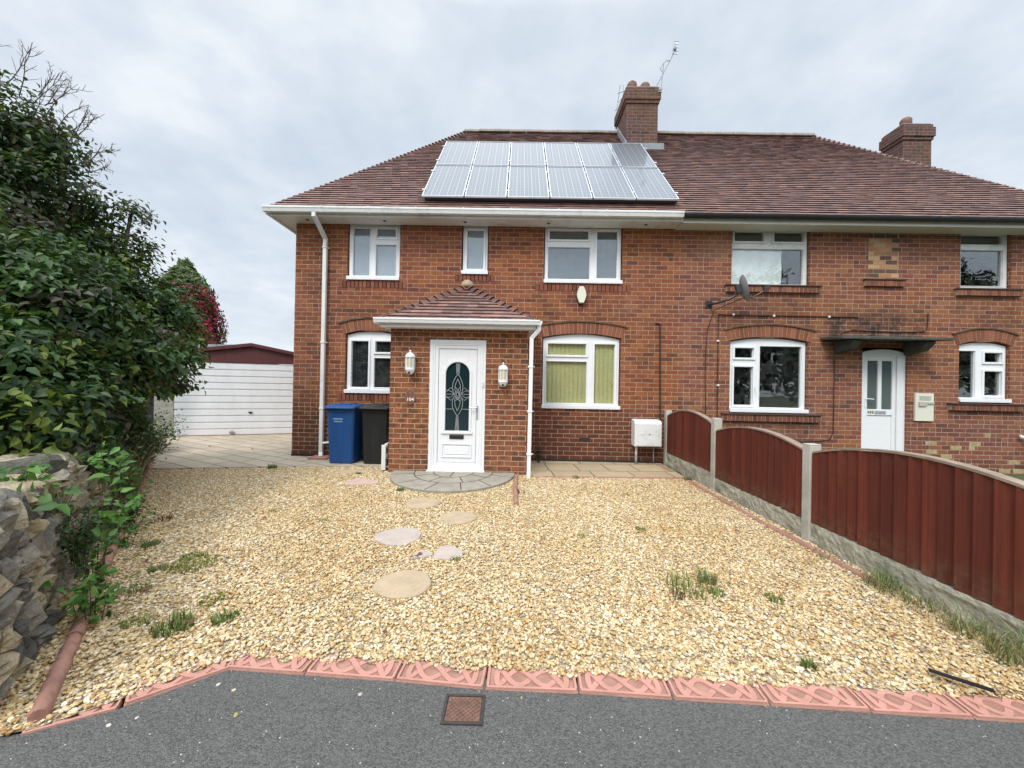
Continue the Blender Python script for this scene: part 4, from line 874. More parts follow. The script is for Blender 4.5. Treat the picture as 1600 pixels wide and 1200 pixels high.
# ------------------------------------------------------------------ things fixed to the house
sp_path = thing('satellite_dish', 'grey satellite dish on a wall bracket left of the upper window of the right house', 'satellite dish', (3.78, WY, 3.2))
m_ = MB(); c = Vector((4.02, 6.93, 3.27)); ax = Vector((.93, -.28, .22)).normalized(); q = ax.cross(Vector((0, 0, 1))).normalized(); u = q.cross(ax)
rings = []
for r_, h in ((.005, .0), (.1, .008), (.2, .032), (.235, .05), (.24, .05), (.2, .02), (.1, -.004), (.005, -.012)): rings.append([c+ax*h+(q*math.cos(2*math.pi*k/24)*.9+u*math.sin(2*math.pi*k/24))*r_ for k in range(24)])
m_.loft(rings); m_.build('reflector', 'grey_metal', sp_path, smooth='auto')
m_ = MB(); m_.box(3.56, 3.68, WY-.015, WY-.001, 2.99, 3.12); m_.tube([(3.62, WY-.01, 3.05), (3.66, 7.15, 3.04), (3.82, 7.0, 3.08), (3.92, 6.96, 3.14), (3.95, 6.95, 3.24)], .022); m_.obox(c-ax*.05, ax*.04, q*.05, u*.07); m_.build('mount', 'dark_metal', sp_path)
m_ = MB(); e = c+ax*.38-u*.12; m_.tube([c-u*.17, c+ax*.15-u*.2, e], .012); m_.obox(e+u*.02, ax*.05, q*.03, u*.035); m_.build('feed_arm', 'dark_metal', sp_path)
m_ = MB(); P = [(c-u*.17)]+[Vector((p.x, WY-.02, p.z)) for p in (at(1115, 485), at(1106, 510), at(1102, 545), at(1101, 590), at(1102, 650))]; m_.tube(P, .008, 6); m_.build('cable', 'cable', sp_path)
al = thing('alarm_box', 'cream elongated alarm box on the wall below the upper bedroom window', 'alarm box', (1.205, WY, 3.18))
pts = [(-.045, .17), (.045, .17), (.085, .07), (.098, 0), (.085, -.07), (.045, -.17), (-.045, -.17), (-.085, -.07), (-.098, 0), (-.085, .07)]
f_ = lambda s, y: [(1.205+x*s, y, 3.18+z*s) for x, z in pts]
m_ = MB(); m_.loft([f_(1.0, WY-.0), f_(1.0, WY-.06)]); m_.build('backplate', 'dark_metal', al, bevel=.004)
m_ = MB(); m_.loft([f_(.93, WY-.062), f_(.93, WY-.08), f_(.85, WY-.095)]); m_.build('cover', 'cream_plastic', al)
mb_ = thing('meter_box', 'white gas meter box low on the wall beside the red fence', 'meter box', (2.43, WY, 0))
m_ = MB(); m_.prism([(2.20, WY-.002, .37), (2.20, 7.08, .37), (2.20, 7.08, .80), (2.20, 7.12, .845), (2.20, WY-.002, .865)], (.50, 0, 0)); m_.build('cabinet', 'upvc_old', mb_, bevel=.01)
m_ = MB(); m_.box(2.225, 2.675, 7.066, 7.079, .39, .79); m_.box(2.25, 2.65, 7.062, 7.066, .595, .60); m_.build('door', 'upvc_old', mb_, bevel=.004)
m_ = MB(); m_.lathe((2.47, 7.062, .60), [(.012, 0), (.012, .012)], 12); m_.build('lock', 'dark_metal', mb_)
m_ = MB(); m_.tube([(2.27, 7.2, .37), (2.27, 7.2, .17)], .022, 12); m_.build('pipe', 'upvc_old', mb_, smooth=True)
m_ = MB(); m_.tube([(2.27, 7.2, .17), (2.27, 7.2, .02)], .024, 12); m_.tube([(2.60, 7.22, .37), (2.60, 7.22, .02)], .012, 10); m_.build('pipe', 'grey_metal', mb_, smooth=True)
# aerials
ta = thing('tv_aerial', 'aerial with a square grid panel on a leaning mast above the chimney', 'aerial', (3.42, 9.6, 8.8))
P0, P1 = at(1024, 138, 9.55), at(1055, 79, 9.55)
m_ = MB(); m_.tube([P0, P1], .011); pA, pB = at(1032, 142, 9.5), at(1036, 108, 9.5); m_.tube([pA+Vector((0, 0, -.12)), pB], .012); m_.obox(at(1030, 145, 9.5), (.05, 0, 0), (0, .05, 0), (0, 0, .012)); m_.tube([at(1027, 141, 9.5), at(1035, 139, 9.5)], .012); m_.build('mast', 'grey_metal', ta)
m_ = MB(); m_.tube([at(1047, 95, 9.53), at(1041, 95, 9.53), at(1036, 100, 9.53), at(1032, 107, 9.53), at(1033, 111, 9.53), at(1036, 111, 9.53), at(1037, 100, 9.53)], .006); m_.build('cable', 'dark_metal', ta)
m_ = MB(); c = at(1055.5, 75, 9.5); 
m_.obox(c, (.075, .02, 0), (.0, .006, 0), (.015, 0, .15)); m_.build('reflector_panel', 'alu', ta)
m_ = MB()
for k in range(4): m_.tube([c+Vector((-.06, -.04, -.12+.08*k)), c+Vector((.06, -.05, -.12+.08*k))], .006)
m_.obox(c+Vector((-.02, -.03, -.04)), (.03, 0, 0), (0, .025, 0), (0, 0, .03)); m_.build('element', 'grey_metal', ta)
tb = thing('tv_aerial', 'small dark rod aerial clipped to the left side of the chimney', 'aerial', (2.55, 10.6, 8.4))
m_ = MB(); a, b = at(964, 170, 10.6), at(969, 133, 10.6); m_.tube([a, b], .012)
for q in ((974, 132),): m_.tube([at(974, 155, 10.6), at(974, 133, 10.6)], .008)
m_.tube([at(965, 146, 10.6), at(977, 142, 10.6)], .010); m_.tube([at(966, 160, 10.6), at(971, 154, 10.6)], .010); m_.tube([a, Vector((2.61, 10.6, a.z-.05))], .014); m_.build('rods', 'grey_metal', tb)

# solar panels
S_ = Vector(Sf).normalized(); U_ = Vector((1, 0, 0)); N_ = Vector((0, -S_.z, S_.y))
def roofp(x, s, n): return Vector((x, EY, EZ))+S_*s+N_*n
ms = thing('mounting_rails', 'dark metal mounting rails between the solar panels and the roof tiles', 'rails', roofp(.57, .3, .05))
PW, PH, GX = .765, 1.65, .022; px0 = -1.79
for s in (.55, 1.55, 2.22, 3.2):
    m_ = MB(); a = roofp(px0-.03, s, .075); m_.obox((roofp(px0-.03, s, .085)+roofp(px0+6*(PW+GX)+.02, s, .085))/2, (3*(PW+GX)+.03, 0, 0), S_*.02, N_*.028); m_.build('rail', 'dark_metal', ms)
m_ = MB(); m_.obox(roofp(px0+3*(PW+GX), .36, .06), (2.33, 0, 0), S_*.03, N_*.03); m_.build('rail', 'black_plastic', ms)
for i in range(7):
    for s in (.55, 1.55, 2.22, 3.2): MB().obox(roofp(px0+i*(PW+GX)-.006, s, .150), (.018 if 0 < i < 6 else .03, 0, 0), S_*.025, N_*.006).build('clamp', 'alu', ms)
def solar(x0, s0, label):
    o = thing('solar_panel', label, 'solar panel', roofp(x0, s0, .12), 'solar panels on the roof'); m_ = MB(); w_ = .018
    def bar(xa, xb, sa, sb, n0=.118, n1=.148):
        m_.obox(roofp((xa+xb)/2, (sa+sb)/2, (n0+n1)/2), ((xb-xa)/2, 0, 0), S_*((sb-sa)/2), N_*((n1-n0)/2))
    bar(x0, x0+PW, s0, s0+w_); bar(x0, x0+PW, s0+PH-w_, s0+PH); bar(x0, x0+w_, s0+w_, s0+PH-w_); bar(x0+PW-w_, x0+PW, s0+w_, s0+PH-w_)
    m_.build('frame', 'alu', o)
    me = bpy.data.meshes.new('cells'); B = ROOT[o.name]; q = [(x0+w_, s0+w_), (x0+PW-w_, s0+w_), (x0+PW-w_, s0+PH-w_), (x0+w_, s0+PH-w_)]
    vs = [roofp(a, b, .140)-B for a, b in q]+[roofp(a, b, .125)-B for a, b in q]
    me.from_pydata(vs, [], [(0, 1, 2, 3), (7, 6, 5, 4), (0, 4, 5, 1), (1, 5, 6, 2), (2, 6, 7, 3), (3, 7, 4, 0)]); uv = me.uv_layers.new(name='UV')
    for i, t in enumerate(((0, 0), (1, 0), (1, 1), (0, 1))): uv.data[i].uv = t
    me.materials.append(M['cells']); c_ = bpy.data.objects.new('cells', me); COL.objects.link(c_); c_.parent = o; ROOT[c_.name] = B
nth = ['first', 'second', 'third', 'fourth', 'fifth', 'sixth']
for r_ in range(2):
    for k in range(6):
        lab = '%s solar panel from the left in the %s row on the tiled roof' % (nth[k], ('lower', 'upper')[r_])
        if r_ == 1 and k == 5: lab = 'solar panel in the upper row just below the chimney, right end of its row'
        solar(px0+k*(PW+GX), .27+r_*(PH+.045), lab)

# ------------------------------------------------------------------ bins
def bin_(x, y, w_, d, label, mat, text):
    z0 = .033; o = thing('wheelie_bin', label, 'wheelie bin', (x, y+d/2, z0), 'wheelie bins beside the porch')
    m_ = MB(); 
    def ring(ww, dd0, dd1, z, c=.03): return [(x-ww/2+c, dd0, z), (x+ww/2-c, dd0, z), (x+ww/2, dd0+c, z), (x+ww/2, dd1-c, z), (x+ww/2-c, dd1, z), (x-ww/2+c, dd1, z), (x-ww/2, dd1-c, z), (x-ww/2, dd0+c, z)]
    m_.loft([ring(w_*.84, y+.07, y+d*.80, z0), ring(w_*.86, y+.065, y+d*.82, z0+.04), ring(w_*.97, y+.02, y+d*.95, z0+.90), ring(w_, y+.0, y+d, z0+.915), ring(w_, y+.0, y+d, z0+.955)])
    b = m_.build('body', mat, o, bevel=.006)
    m_ = MB(); m_.loft([ring(w_*1.10, y-.045, y+d+.01, z0+.957), ring(w_*1.10, y-.045, y+d+.01, z0+.985), ring(w_*1.02, y-.01, y+d, z0+1.005), ring(w_*.9, y+.04, y+d-.05, z0+1.03)]); m_.box(x-w_*.28, x+w_*.28, y+.09, y+d-.12, z0+1.031, z0+1.043); m_.build('lid', mat, o, bevel=.008)
    m_ = MB(); m_.box(x-w_*.40, x+w_*.40, y-.052, y-.044, z0+.962, z0+.978); m_.build('lid_grip', mat, o, bevel=.003)
    for s_ in (-1, 1):
        m_ = MB(); cx = x+s_*(w_*.5+.0); cy = y+d*.86; n = 20
        m_.loft([[(cx-.025+t, cy+r_*math.cos(2*math.pi*k/n), z0+.1+r_*math.sin(2*math.pi*k/n)) for k in range(n)] for t, r_ in ((0, .09), (.005, .1), (.045, .1), (.05, .09))]); m_.build('wheel', 'black_plastic', o)
    m_ = MB(); m_.tube([(x-w_*.4, y+d+.05, z0+.96), (x+w_*.4, y+d+.05, z0+.96)], .014); m_.box(x-w_*.4, x-w_*.36, y+d, y+d+.05, z0+.94, z0+.97); m_.box(x+w_*.36, x+w_*.4, y+d, y+d+.05, z0+.94, z0+.97); m_.build('handle', mat, o)
    if text:
        m_ = MB(); 
        for zr, (a, b_, n) in ((z0+.77, (-.125, .05, 12)), (z0+.725, (-.12, .04, 11))):
            for k in range(n):
                if rng.random() < .12: continue
                xx = x+a+(b_-a)*k/n; f_ = (z0+.90-zr)/.86*.045+.0205; m_.box(xx, xx+(b_-a)/n*.72, y+f_-.0065, y+f_+.004, zr, zr+.024)
        m_.build('lettering', 'letter', o)
bin_(-3.03, 6.60, .49, .56, 'bright blue wheelie bin between the drainpipe and the black bin', 'blue_bin', True)
bin_(-2.44, 6.62, .49, .56, 'black wheelie bin between the blue bin and the porch', 'black_bin', False)
# white plastic step leaning beside the porch
m_ = MB(); P = [(-2.16, .03), (-2.16, .42), (-2.125, .46), (-2.085, .46), (-2.085, .40), (-2.115, .37), (-2.115, .30), (-2.085, .28), (-2.085, .22), (-2.115, .2), (-2.115, .03)]
m_.prism([(x, 6.28, z) for x, z in P], (0, .5, 0)); m_.box(-2.17, -2.10, 6.24, 6.275, .03, .44)
m_.box(-2.112, -2.05, 6.3, 6.76, .06, .09); o = m_.build('plastic_step', 'upvc_old', None, loc=(-2.12, 6.5, .03), bevel=.006)
tag(o, 'white plastic folding step leaning on its side between the black bin and the porch', 'step stool')

# ------------------------------------------------------------------ garage
gd = Vector((2.42, .91, 0)).normalized(); gn = Vector((gd.y, -gd.x, 0)); gb = -gn
G0 = Vector((-8.46, 9.44, 0))
ga = thing('garage', 'garage with a white ribbed up-and-over door and dark red timber gable', 'garage', G0)
def gp(a, b, z): return G0+gd*a+gb*b+Vector((0, 0, z))
def gbox(mb, a0, a1, b0, b1, z0, z1): mb.add([gp(a, b, z) for z in (z0, z1) for b in (b0, b1) for a in (a0, a1)], [(0, 2, 3, 1), (4, 5, 7, 6), (0, 1, 5, 4), (2, 6, 7, 3), (0, 4, 6, 2), (1, 3, 7, 5)])
GW = 3.05
m_ = MB(); gbox(m_, -.42, -.012, .0, .15, 0, 1.9); gbox(m_, -.42, -.30, .15, 5.2, 0, 1.9); gbox(m_, GW+.01, GW+.35, 0, 5.2, 0, 1.9); gbox(m_, -.3, GW, 5.1, 5.2, 0, 1.9); m_.build('wall', 'garage_block', ga)
m_ = MB(); n = 11; H_ = 1.86
for k in range(n):
    z0 = .035+k*H_/n; z1 = z0+H_/n-.018
    m_.add([gp(a, b, z) for z, b in ((z0, .02), (z0+.01, -.004), (z1-.01, -.004), (z1, .02), (z1+.018, .02)) for a in (0, GW)], [(0, 1, 3, 2), (2, 3, 5, 4), (4, 5, 7, 6), (6, 7, 9, 8)])
do = m_.build('door', 'garage_door', ga)
m_ = MB(); c = gp(1.62, -.02, .62); m_.obox(c, gd*.045, gn*.012, (0, 0, .012)); m_.obox(c-Vector((0, 0, .02)), gd*.012, gn*.014, (0, 0, .02)); m_.build('handle', 'black_plastic', do)
m_ = MB(); c = gp(1.22, -.03, .10); m_.obox(c, gd*.05, gn*.02, (0, 0, .02)); m_.tube([c+gd*.02, c+gd*.02+Vector((0, 0, .05)), c-gd*.02+Vector((0, 0, .05)), c-gd*.02], .008); m_.build('lock', 'grey_metal', do)
m_ = MB(); gbox(m_, -.30, GW+.05, -.06, .02, .0, .032); m_.build('threshold', 'terracotta', ga)
m_ = MB(); ap = 1.62; m_.prism([gp(-.42, -.01, 1.905), gp(GW+.35, -.01, 1.905), gp(GW+.35, -.01, 2.05), gp(ap, -.01, 2.37), gp(-.42, -.01, 2.05)], gb*.03); m_.build('gable', 'garage_wood', ga)
m_ = MB()
for s_, a in ((1, -.5), (-1, GW+.43)): m_.prism([gp(a, -.06, 2.02), gp(ap, -.06, 2.375), gp(ap, -.06, 2.425), gp(a, -.06, 2.07)], gb*5.4)
m_.build('roof', 'garage_roof', ga)
m_ = MB()
for s_, a in ((1, -.5), (-1, GW+.43)): m_.prism([gp(a, -.085, 1.99), gp(ap, -.085, 2.345), gp(ap, -.085, 2.43), gp(a, -.085, 2.075)], gb*.022)
m_.build('bargeboard', 'garage_wood', ga)
sh = thing('shed', 'dark flat roofed outbuilding rising just behind the garage', 'shed', (-9.6, 13.8, 0))
m_ = MB(); m_.box(-12.6, -9.95, 13.5, 16, 0, 2.56); m_.build('wall', 'garage_wood', sh)
m_ = MB(); m_.box(-12.7, -9.82, 13.35, 16.1, 2.57, 2.70); m_.build('roof', 'grey_metal', sh)
m_ = MB(); m_.box(-8.62, -8.52, 8.85, 8.97, 0, 1.95); m_.box(-8.64, -8.50, 8.83, 8.99, 1.95, 1.98); o = m_.build('gate_post', 'black_plastic', None, loc=(-8.57, 8.9, 0)); tag(o, 'black post half hidden in leaves left of the garage', 'post')

# ------------------------------------------------------------------ fence
FX = 2.87
fe = thing('garden_fence', 'dark red feather-edge timber fence with arched tops and concrete posts', 'fence', (FX, 4.6, 0))
PYs = [7.24, 5.50, 3.74, 1.84, .0]; tops = [1.03, 1.03, .93, .93, .93]
for y, t in zip(PYs, tops):
    m_ = MB(); m_.box(FX-.055, FX+.055, y-.05, y+.05, -.2, t); m_.prism([(FX-.055, y-.05, t), (FX+.055, y-.05, t), (FX+.055, y+.05, t), (FX-.055, y+.05, t)], (0, 0, .012)); m_.build('post', 'concrete', fe, bevel=.008)
for k, (bz, ez, pz) in enumerate(((.25, .94, 1.08), (.20, .86, .985), (.20, .86, 1.0), (.20, .86, 1.0))):
    y1, y0 = PYs[k]-.052, PYs[k+1]+.052; L = y1-y0; n = int(L/.098); st = L/n
    zt = lambda y: ez+(pz-ez)*(1-(2*(y-y0)/L-1)**2)
    m_ = MB()
    for j in range(n):
        a = y0+j*st; b = a+st*1.08 if j < n-1 else a+st; v = rng.uniform(.7, 1.2); m_.color((.135*v, .026*v, .013*v))
        za, zb = zt(a)-.005, zt(min(b, y1))-.005; P = []
        lean = rng.uniform(-.004, .004); dj = rng.uniform(-.004, .008)
        for (yy, x_a, x_b, z_) in ((a, FX-.008+lean, FX+.004, za), (b, FX-.034+lean, FX+.004, zb)):
            bj = bz+dj
            P += [(x_a, yy, bj), (x_b, yy, bj), (x_b, yy, z_), (x_a, yy, z_)]
        m_.add(P, [(0, 1, 2, 3), (7, 6, 5, 4), (0, 3, 7, 4), (1, 5, 6, 2), (3, 2, 6, 7), (0, 4, 5, 1)])
    v = 1; m_.color((.11, .016, .012)); m_.box(FX+.004, FX+.04, y0, y1, bz+.12, bz+.18); m_.box(FX+.004, FX+.04, y0, y1, ez-.15, ez-.09)
    pn = m_.build('panel', 'wood_red', fe)
    m_ = MB(); nn = 16
    rings = []
    for j in range(nn+1):
        yy = y0+L*j/nn; z_ = zt(yy); rings.append([(FX-.035, yy, z_-.002), (FX+.045, yy, z_-.002), (FX+.045, yy, z_+.016), (FX-.035, yy, z_+.016)])
    m_.loft(rings); m_.build('capping', 'wood_cap', pn)
    # rock faced concrete gravel board
    m_ = MB(); cols = int(L/.035); rows = 8; V = []
    for i in range(rows+1):
        for j in range(cols+1):
            yy = y0+L*j/cols; zz_ = -.05+(bz-.005+.05)*i/rows
            rr = math.floor((yy+.17*(math.floor(zz_/.07) % 3))/.21); h = math.sin(rr*12.9+math.floor(zz_/.07)*78.2)*43758.5; h -= math.floor(h)
            V.append((FX-.028-.014*h-rng.uniform(0, .006)*(1 if 0 < i < rows else 0), yy, zz_))
    o0 = len(V); V += [(FX+.02, y0, -.05), (FX+.02, y1, -.05), (FX+.02, y1, bz-.005), (FX+.02, y0, bz-.005)]; cc_ = cols+1
    F = [(i*cc_+j, i*cc_+j+1, (i+1)*cc_+j+1, (i+1)*cc_+j) for i in range(rows) for j in range(cols)]
    F += [tuple(range(rows*cc_, rows*cc_+cc_))+(o0+2, o0+3), (o0, o0+1, o0+2, o0+3)]
    m_.add(V, F); m_.build('gravel_board', 'gravelboard', fe)

# ------------------------------------------------------------------ edgings
def edging_run(path, L, group, labelf, r=.033, name='edging_stone', top=.028):
    P = [Vector((x, y, 0)) for x, y in path]; seg = []; acc = 0
    d = [0]
    for a, b in zip(P, P[1:]): d.append(d[-1]+(b-a).length)
    def pt(s):
        for i in range(len(P)-1):
            if s <= d[i+1]: return P[i].lerp(P[i+1], (s-d[i])/(d[i+1]-d[i]))
        return P[-1]
    n = int(d[-1]/L); res_ = []
    for k in range(n):
        a, b = pt(k*d[-1]/n+.006), pt((k+1)*d[-1]/n-.006); t = (b-a).normalized(); q = Vector((t.y, -t.x, 0)); dz = rng.uniform(-.008, .006); m_ = MB(); rings = []
        tw = rng.uniform(-.008, .008)
        NS = 40
        for i in range(NS):
            c = a.lerp(b, i/(NS-1))+q*tw*(i/(NS-1)-.5)+Vector((0, 0, top+dz)); rr = r*(1 if 0 < i < NS-1 else .86)*(1+.04*math.sin(i*.31*2.1+k))
            prof = [(-rr, -.08), (-rr, 0)]+[(-rr*g_*math.cos(math.pi*j/8), rr*g_*math.sin(math.pi*j/8)) for j, g_ in ((j, 1+.075*math.sin(i*.95+j*.8)) for j in range(1, 8))]+[(rr, 0), (rr, -.08)]
            rings.append([c+q*u_+Vector((0, 0, v_)) for u_, v_ in prof])
        m_.loft(rings); mid = (a+b)/2
        o = m_.build(name, 'terracotta', None, loc=(mid.x, mid.y, 0), smooth='auto'); tag(o, labelf(k, n), 'edging stone', group); res_.append(o)
    return res_
ordn = ['first', 'second', 'third', 'fourth', 'fifth', 'sixth', 'seventh', 'eighth', 'ninth', 'tenth', 'eleventh', 'twelfth', 'thirteenth', 'fourteenth', 'fifteenth', 'sixteenth', 'seventeenth', 'eighteenth']
def labL(k, n):
    if k == 0: return 'nearest round-topped terracotta edging stone beside the stone wall, where tarmac begins'
    return '%s round-topped terracotta edging stone from the tarmac along the stone wall' % ordn[k]
edging_run(EDGE, .62, 'edging stones along the stone wall', labL)
def labR(k, n): return '%s low terracotta edging stone from the house along the foot of the red fence' % ordn[k]
edging_run([(2.70, 7.2), (2.71, 6.2), (2.70, 5.2), (2.69, 4.0), (2.72, 3.4), (2.73, 2.85)], .62, 'edging stones along the fence', labR, r=.03, top=.012)
def labP(k, n): return '%s flat terracotta edging stone from the porch along the front of the right hand paving' % ordn[k]
edging_run([(.30, 6.05), (1.5, 6.11), (2.66, 6.17)], .6, 'edging stones in front of the paving', labP, r=.025, top=.012)
def labD(k, n): return ('short terracotta edging stone beside the foot of the porch downpipe', 'loose terracotta edging stone standing on the gravel in front of the porch downpipe')[k % 2] if k < 2 else 'terracotta edging stone end in the gravel furthest from the porch'
edging_run([(.03, 6.05), (.02, 5.3), (.03, 4.62)], .7, 'edging stones dividing the gravel', labD, r=.03, top=.03)

# celtic knot border slabs
def celtic():
    W_, D_, T = .435, .150, .016
    def knot(mb, base, tx, ty):
        def q(u, v, z): return base+tx*u+ty*v+Vector((0, 0, z))
        rails = []
        def rib(pts, w=.024, z0=T-.004, z1=T+.009):
            P = [Vector(p) for p in pts]; rings = []
            for i, p in enumerate(P):
                t = (P[min(i+1, len(P)-1)]-P[max(i-1, 0)]).normalized(); nn = Vector((-t.y, t.x))*w/2
                l, r_ = p+nn, p-nn; zz_ = z1+(.002 if (i//4) % 2 else 0)
                rings.append([q(l.x, l.y, z0), q(r_.x, r_.y, z0), q(r_.x, r_.y, zz_), q(l.x, l.y, zz_)])
            mb.loft(rings)
        n = 96; TW = 2*math.pi
        P = [Vector((.168*math.cos(TW*k/n), .048*math.sin(4*TW*k/n)*(1-.0*abs(math.cos(TW*k/n))))) for k in range(n)]; rings = []
        for i in range(n+1):
            k = i % n; t = (P[(k+1) % n]-P[k-1]).normalized(); nn = Vector((-t.y, t.x))*.0130; a = TW*k/n
            z1 = T+.007+.0035*math.sin(a)*math.cos(4*a); l, r_ = P[k]+nn, P[k]-nn
            rings.append([q(l.x, l.y, T-.004), q(r_.x, r_.y, T-.004), q(r_.x, r_.y, z1), q(l.x, l.y, z1)])
        mb.loft(rings, cap=False)
        for v in (-.066,): rib([(-W_/2+.008, v), (W_/2-.008, v)], .012)
        rib([(-W_/2+.01, -.06), (-W_/2+.01, .06)], .012); rib([(W_/2-.01, -.06), (W_/2-.01, .06)], .012)
    path = [(-2.02, 1.60), (-1.76, 1.745), (-1.44, 2.00), (-1.02, 1.975), (-.56, 1.95), (-.12, 1.915), (.33, 1.905), (.77, 1.885), (1.21, 1.865), (1.65, 1.84), (2.09, 1.82), (2.53, 1.80)]
    names = ['pink celtic knot border slab mostly buried in gravel at the left end of the row', 'angled pink celtic knot border slab at the left, set diagonally to the tarmac', 'pink celtic knot border slab just right of the diagonal ones', 'pink celtic knot border slab with a deep crack at its left end, left of the iron cover', 'pink celtic knot border slab half a slab left of the iron cover', 'pink celtic knot border slab directly behind the iron cover', 'pink celtic knot border slab just right of the iron cover', 'second pink celtic knot border slab right of the iron cover', 'third pink celtic knot border slab right of the iron cover', 'pink celtic knot border slab next but one left of the black strip', 'pink celtic knot border slab crossed by the end of the black strip']
    for k, (a, b) in enumerate(zip(path, path[1:])):
        a, b = Vector((*a, 0)), Vector((*b, 0)); c = (a+b)/2; t = (b-a).normalized(); q_ = Vector((-t.y, t.x, 0)); hl_ = (b-a).length/2-.0035; dz = rng.uniform(-.004, .004)-(.018 if k == 0 else 0)
        t = (t+Vector((0, 0, rng.uniform(-.01, .01)))).normalized(); base = c+Vector((0, 0, dz*.5-.016))
        o = thing('border_slab', names[k], 'border slab', (c.x, c.y, 0), 'knotwork border slabs along the tarmac')
        m_ = MB(); m_.obox(base+Vector((0, 0, T/2-.01)), t*hl_, q_*D_/2, Vector((0, 0, T/2+.01))); m_.build('slab', 'celtic_dirt' if k == 0 else 'celtic_base', o, bevel=.006)
        m_ = MB(); sc_ = hl_*2/W_; knot(m_, base, t*sc_, q_); m_.build('knot_relief', 'celtic', o)
celtic()

# stepping stones
def stone(cx, cy, rx, ry, top, label, mat, n=26, gaps=None, rough=.03, a0=0, a1=2*math.pi, tilt=0):
    m_ = MB(); ph = rng.uniform(0, 6); P = []
    for k in range(n):
        a = a0+(a1-a0)*k/n; s = 1+rough*(math.sin(3*a+ph)+.6*math.sin(7*a+2*ph)+rng.uniform(-.5, .5)); P.append((cx+rx*s*math.cos(a), cy+ry*s*math.sin(a), 0))
    rr = [[(cx+(x-cx)*f, cy+(y-cy)*f, z+tilt*(x-cx)) for x, y, _ in P] for f, z in ((1, -.01), (1.0, top-.008), (.965, top))]
    m_.loft(rr); o = m_.build('stepping_stone', mat, None, loc=(cx, cy, 0), smooth=False); return tag(o, label, 'stepping stone', 'stepping stones across the gravel')
stone(-1.09, 4.60, .205, .205, .031, 'round tan stepping stone closest to the half round step', 'stone_tan')
stone(-.585, 4.12, .19, .185, .030, 'round tan stepping stone right of the others, second from the step', 'stone_tan')
stone(-1.07, 3.585, .215, .20, .030, 'whole round pinkish white stepping stone', 'stone_pink', rough=.045)
stone(-.775, 2.735, .20, .19, .032, 'largest looking round tan stepping stone, nearest the tarmac', 'stone_tan')
stone(-2.20, 5.48, .24, .15, .036, 'broken rose coloured stepping stone by the corner of the left paving', 'stone_rose', rough=.09)
stone(-2.62, 6.16, .26, .14, .020, 'faint buried stepping stone at the edge of the left paving below the blue bin', 'stone_tan')
stone(-.55, 3.26, .125, .13, .026, 'larger piece of the cracked pale stepping stone half buried in gravel', 'stone_pink', rough=.12)
stone(-.76, 3.22, .075, .07, .025, 'smaller piece of the cracked pale stepping stone half buried in gravel', 'stone_pink', rough=.15)
# iron cover
M['cover_frame'] = plain('worn_iron', (.06, .045, .04), .7, .2, 30)
ic = thing('access_cover', 'small rusty square iron cover set in the tarmac', 'cover', (-.205, 1.725, -.01))
m_ = MB(); a, b, c, d = -.297, -.115, 1.645, 1.805; z0, z1 = -.02, .001
for (p, q, r_, s_) in ((a, b, c, c+.012), (a, b, d-.012, d), (a, a+.012, c+.012, d-.012), (b-.012, b, c+.012, d-.012)): m_.box(p, q, r_, s_, z0, z1)
m_.build('frame', M['cover_frame'], ic, bevel=.002)
m_ = MB(); m_.box(a+.016, b-.016, c+.016, d-.016, z0, z1-.003)
for k in range(-6, 13):
    for s_ in (1, -1):
        x0_, y0_ = (a+.02+k*.022, c+.02) if s_ > 0 else (b-.02-k*.022, c+.02); e = .118
        t0 = 0.; t1 = e
        if s_ > 0: t0 = max(0, (a+.02-x0_)); t1 = min(e, b-.02-x0_)
        else: t0 = max(0, x0_-(b-.02)); t1 = min(e, x0_-(a+.02))
        if t1-t0 > .01: m_.ribbon([Vector((x0_+s_*t0, y0_+t0)), Vector((x0_+s_*t1, y0_+t1))], .0035, z1-.0035, z1-.0012)
m_.build('lid', 'rust', ic)
m_ = MB(); m_.obox((2.20, 1.905, .052), (.085, -.065, 0), (.006, .008, 0), (0, 0, .005)); tag(m_.build('plastic_strip', 'black_plastic', None, loc=(2.2, 1.905, .04)), 'thin black plastic strip lying across the border slabs at the right', 'strip')

# loose pebbles and dead leaves on the tarmac
PEB = [(.60, .51, .37), (.72, .66, .55), (.50, .38, .20), (.80, .78, .72), (.55, .42, .28)]
def pebble(cx, cy, r_, col, z):
    m_ = MB(); m_.color(col); n = 10; rings = []; sy = rng.uniform(.6, .9); a_ = rng.uniform(0, 3)
    for f, h in ((.3, -.42), (.8, -.3), (1, 0), (.85, .28), (.4, .42)):
        rings.append([(cx+r_*f*(math.cos(t)*math.cos(a_)-sy*math.sin(t)*math.sin(a_)), cy+r_*f*(math.cos(t)*math.sin(a_)+sy*math.sin(t)*math.cos(a_)), z+r_*.42+r_*h*.9) for t in [2*math.pi*k/n for k in range(n)]])
    m_.loft(rings); return m_.build('pebble', 'wall_stone', None, loc=(cx, cy, z), smooth=True)
loose = [(-1.19, 1.665, .014, 2, 'large tan loose pebble on the tarmac at the left'), (-.70, 1.795, .011, 0, 'tan loose pebble on the tarmac left of the iron cover'), (.055, 1.80, .010, 4, 'brown loose pebble on the tarmac right of the iron cover'), (-1.30, 1.80, .010, 0, 'cream loose pebble on the tarmac near the diagonal border slab'), (-1.395, 1.83, .012, 3, 'white loose pebble touching the diagonal border slab'), (-1.60, 1.64, .009, 3, 'small white loose pebble on the tarmac at the far left'), (-1.68, 1.60, .011, 1, 'cream loose pebble on the tarmac at the far left'), (.66, 1.72, .005, 3, 'tiny white chip on the tarmac right of centre')]
for x, y, r_, c, lab in loose: tag(pebble(x, y, r_, PEB[c], -.012), lab, 'pebble', 'loose pebbles on the tarmac')

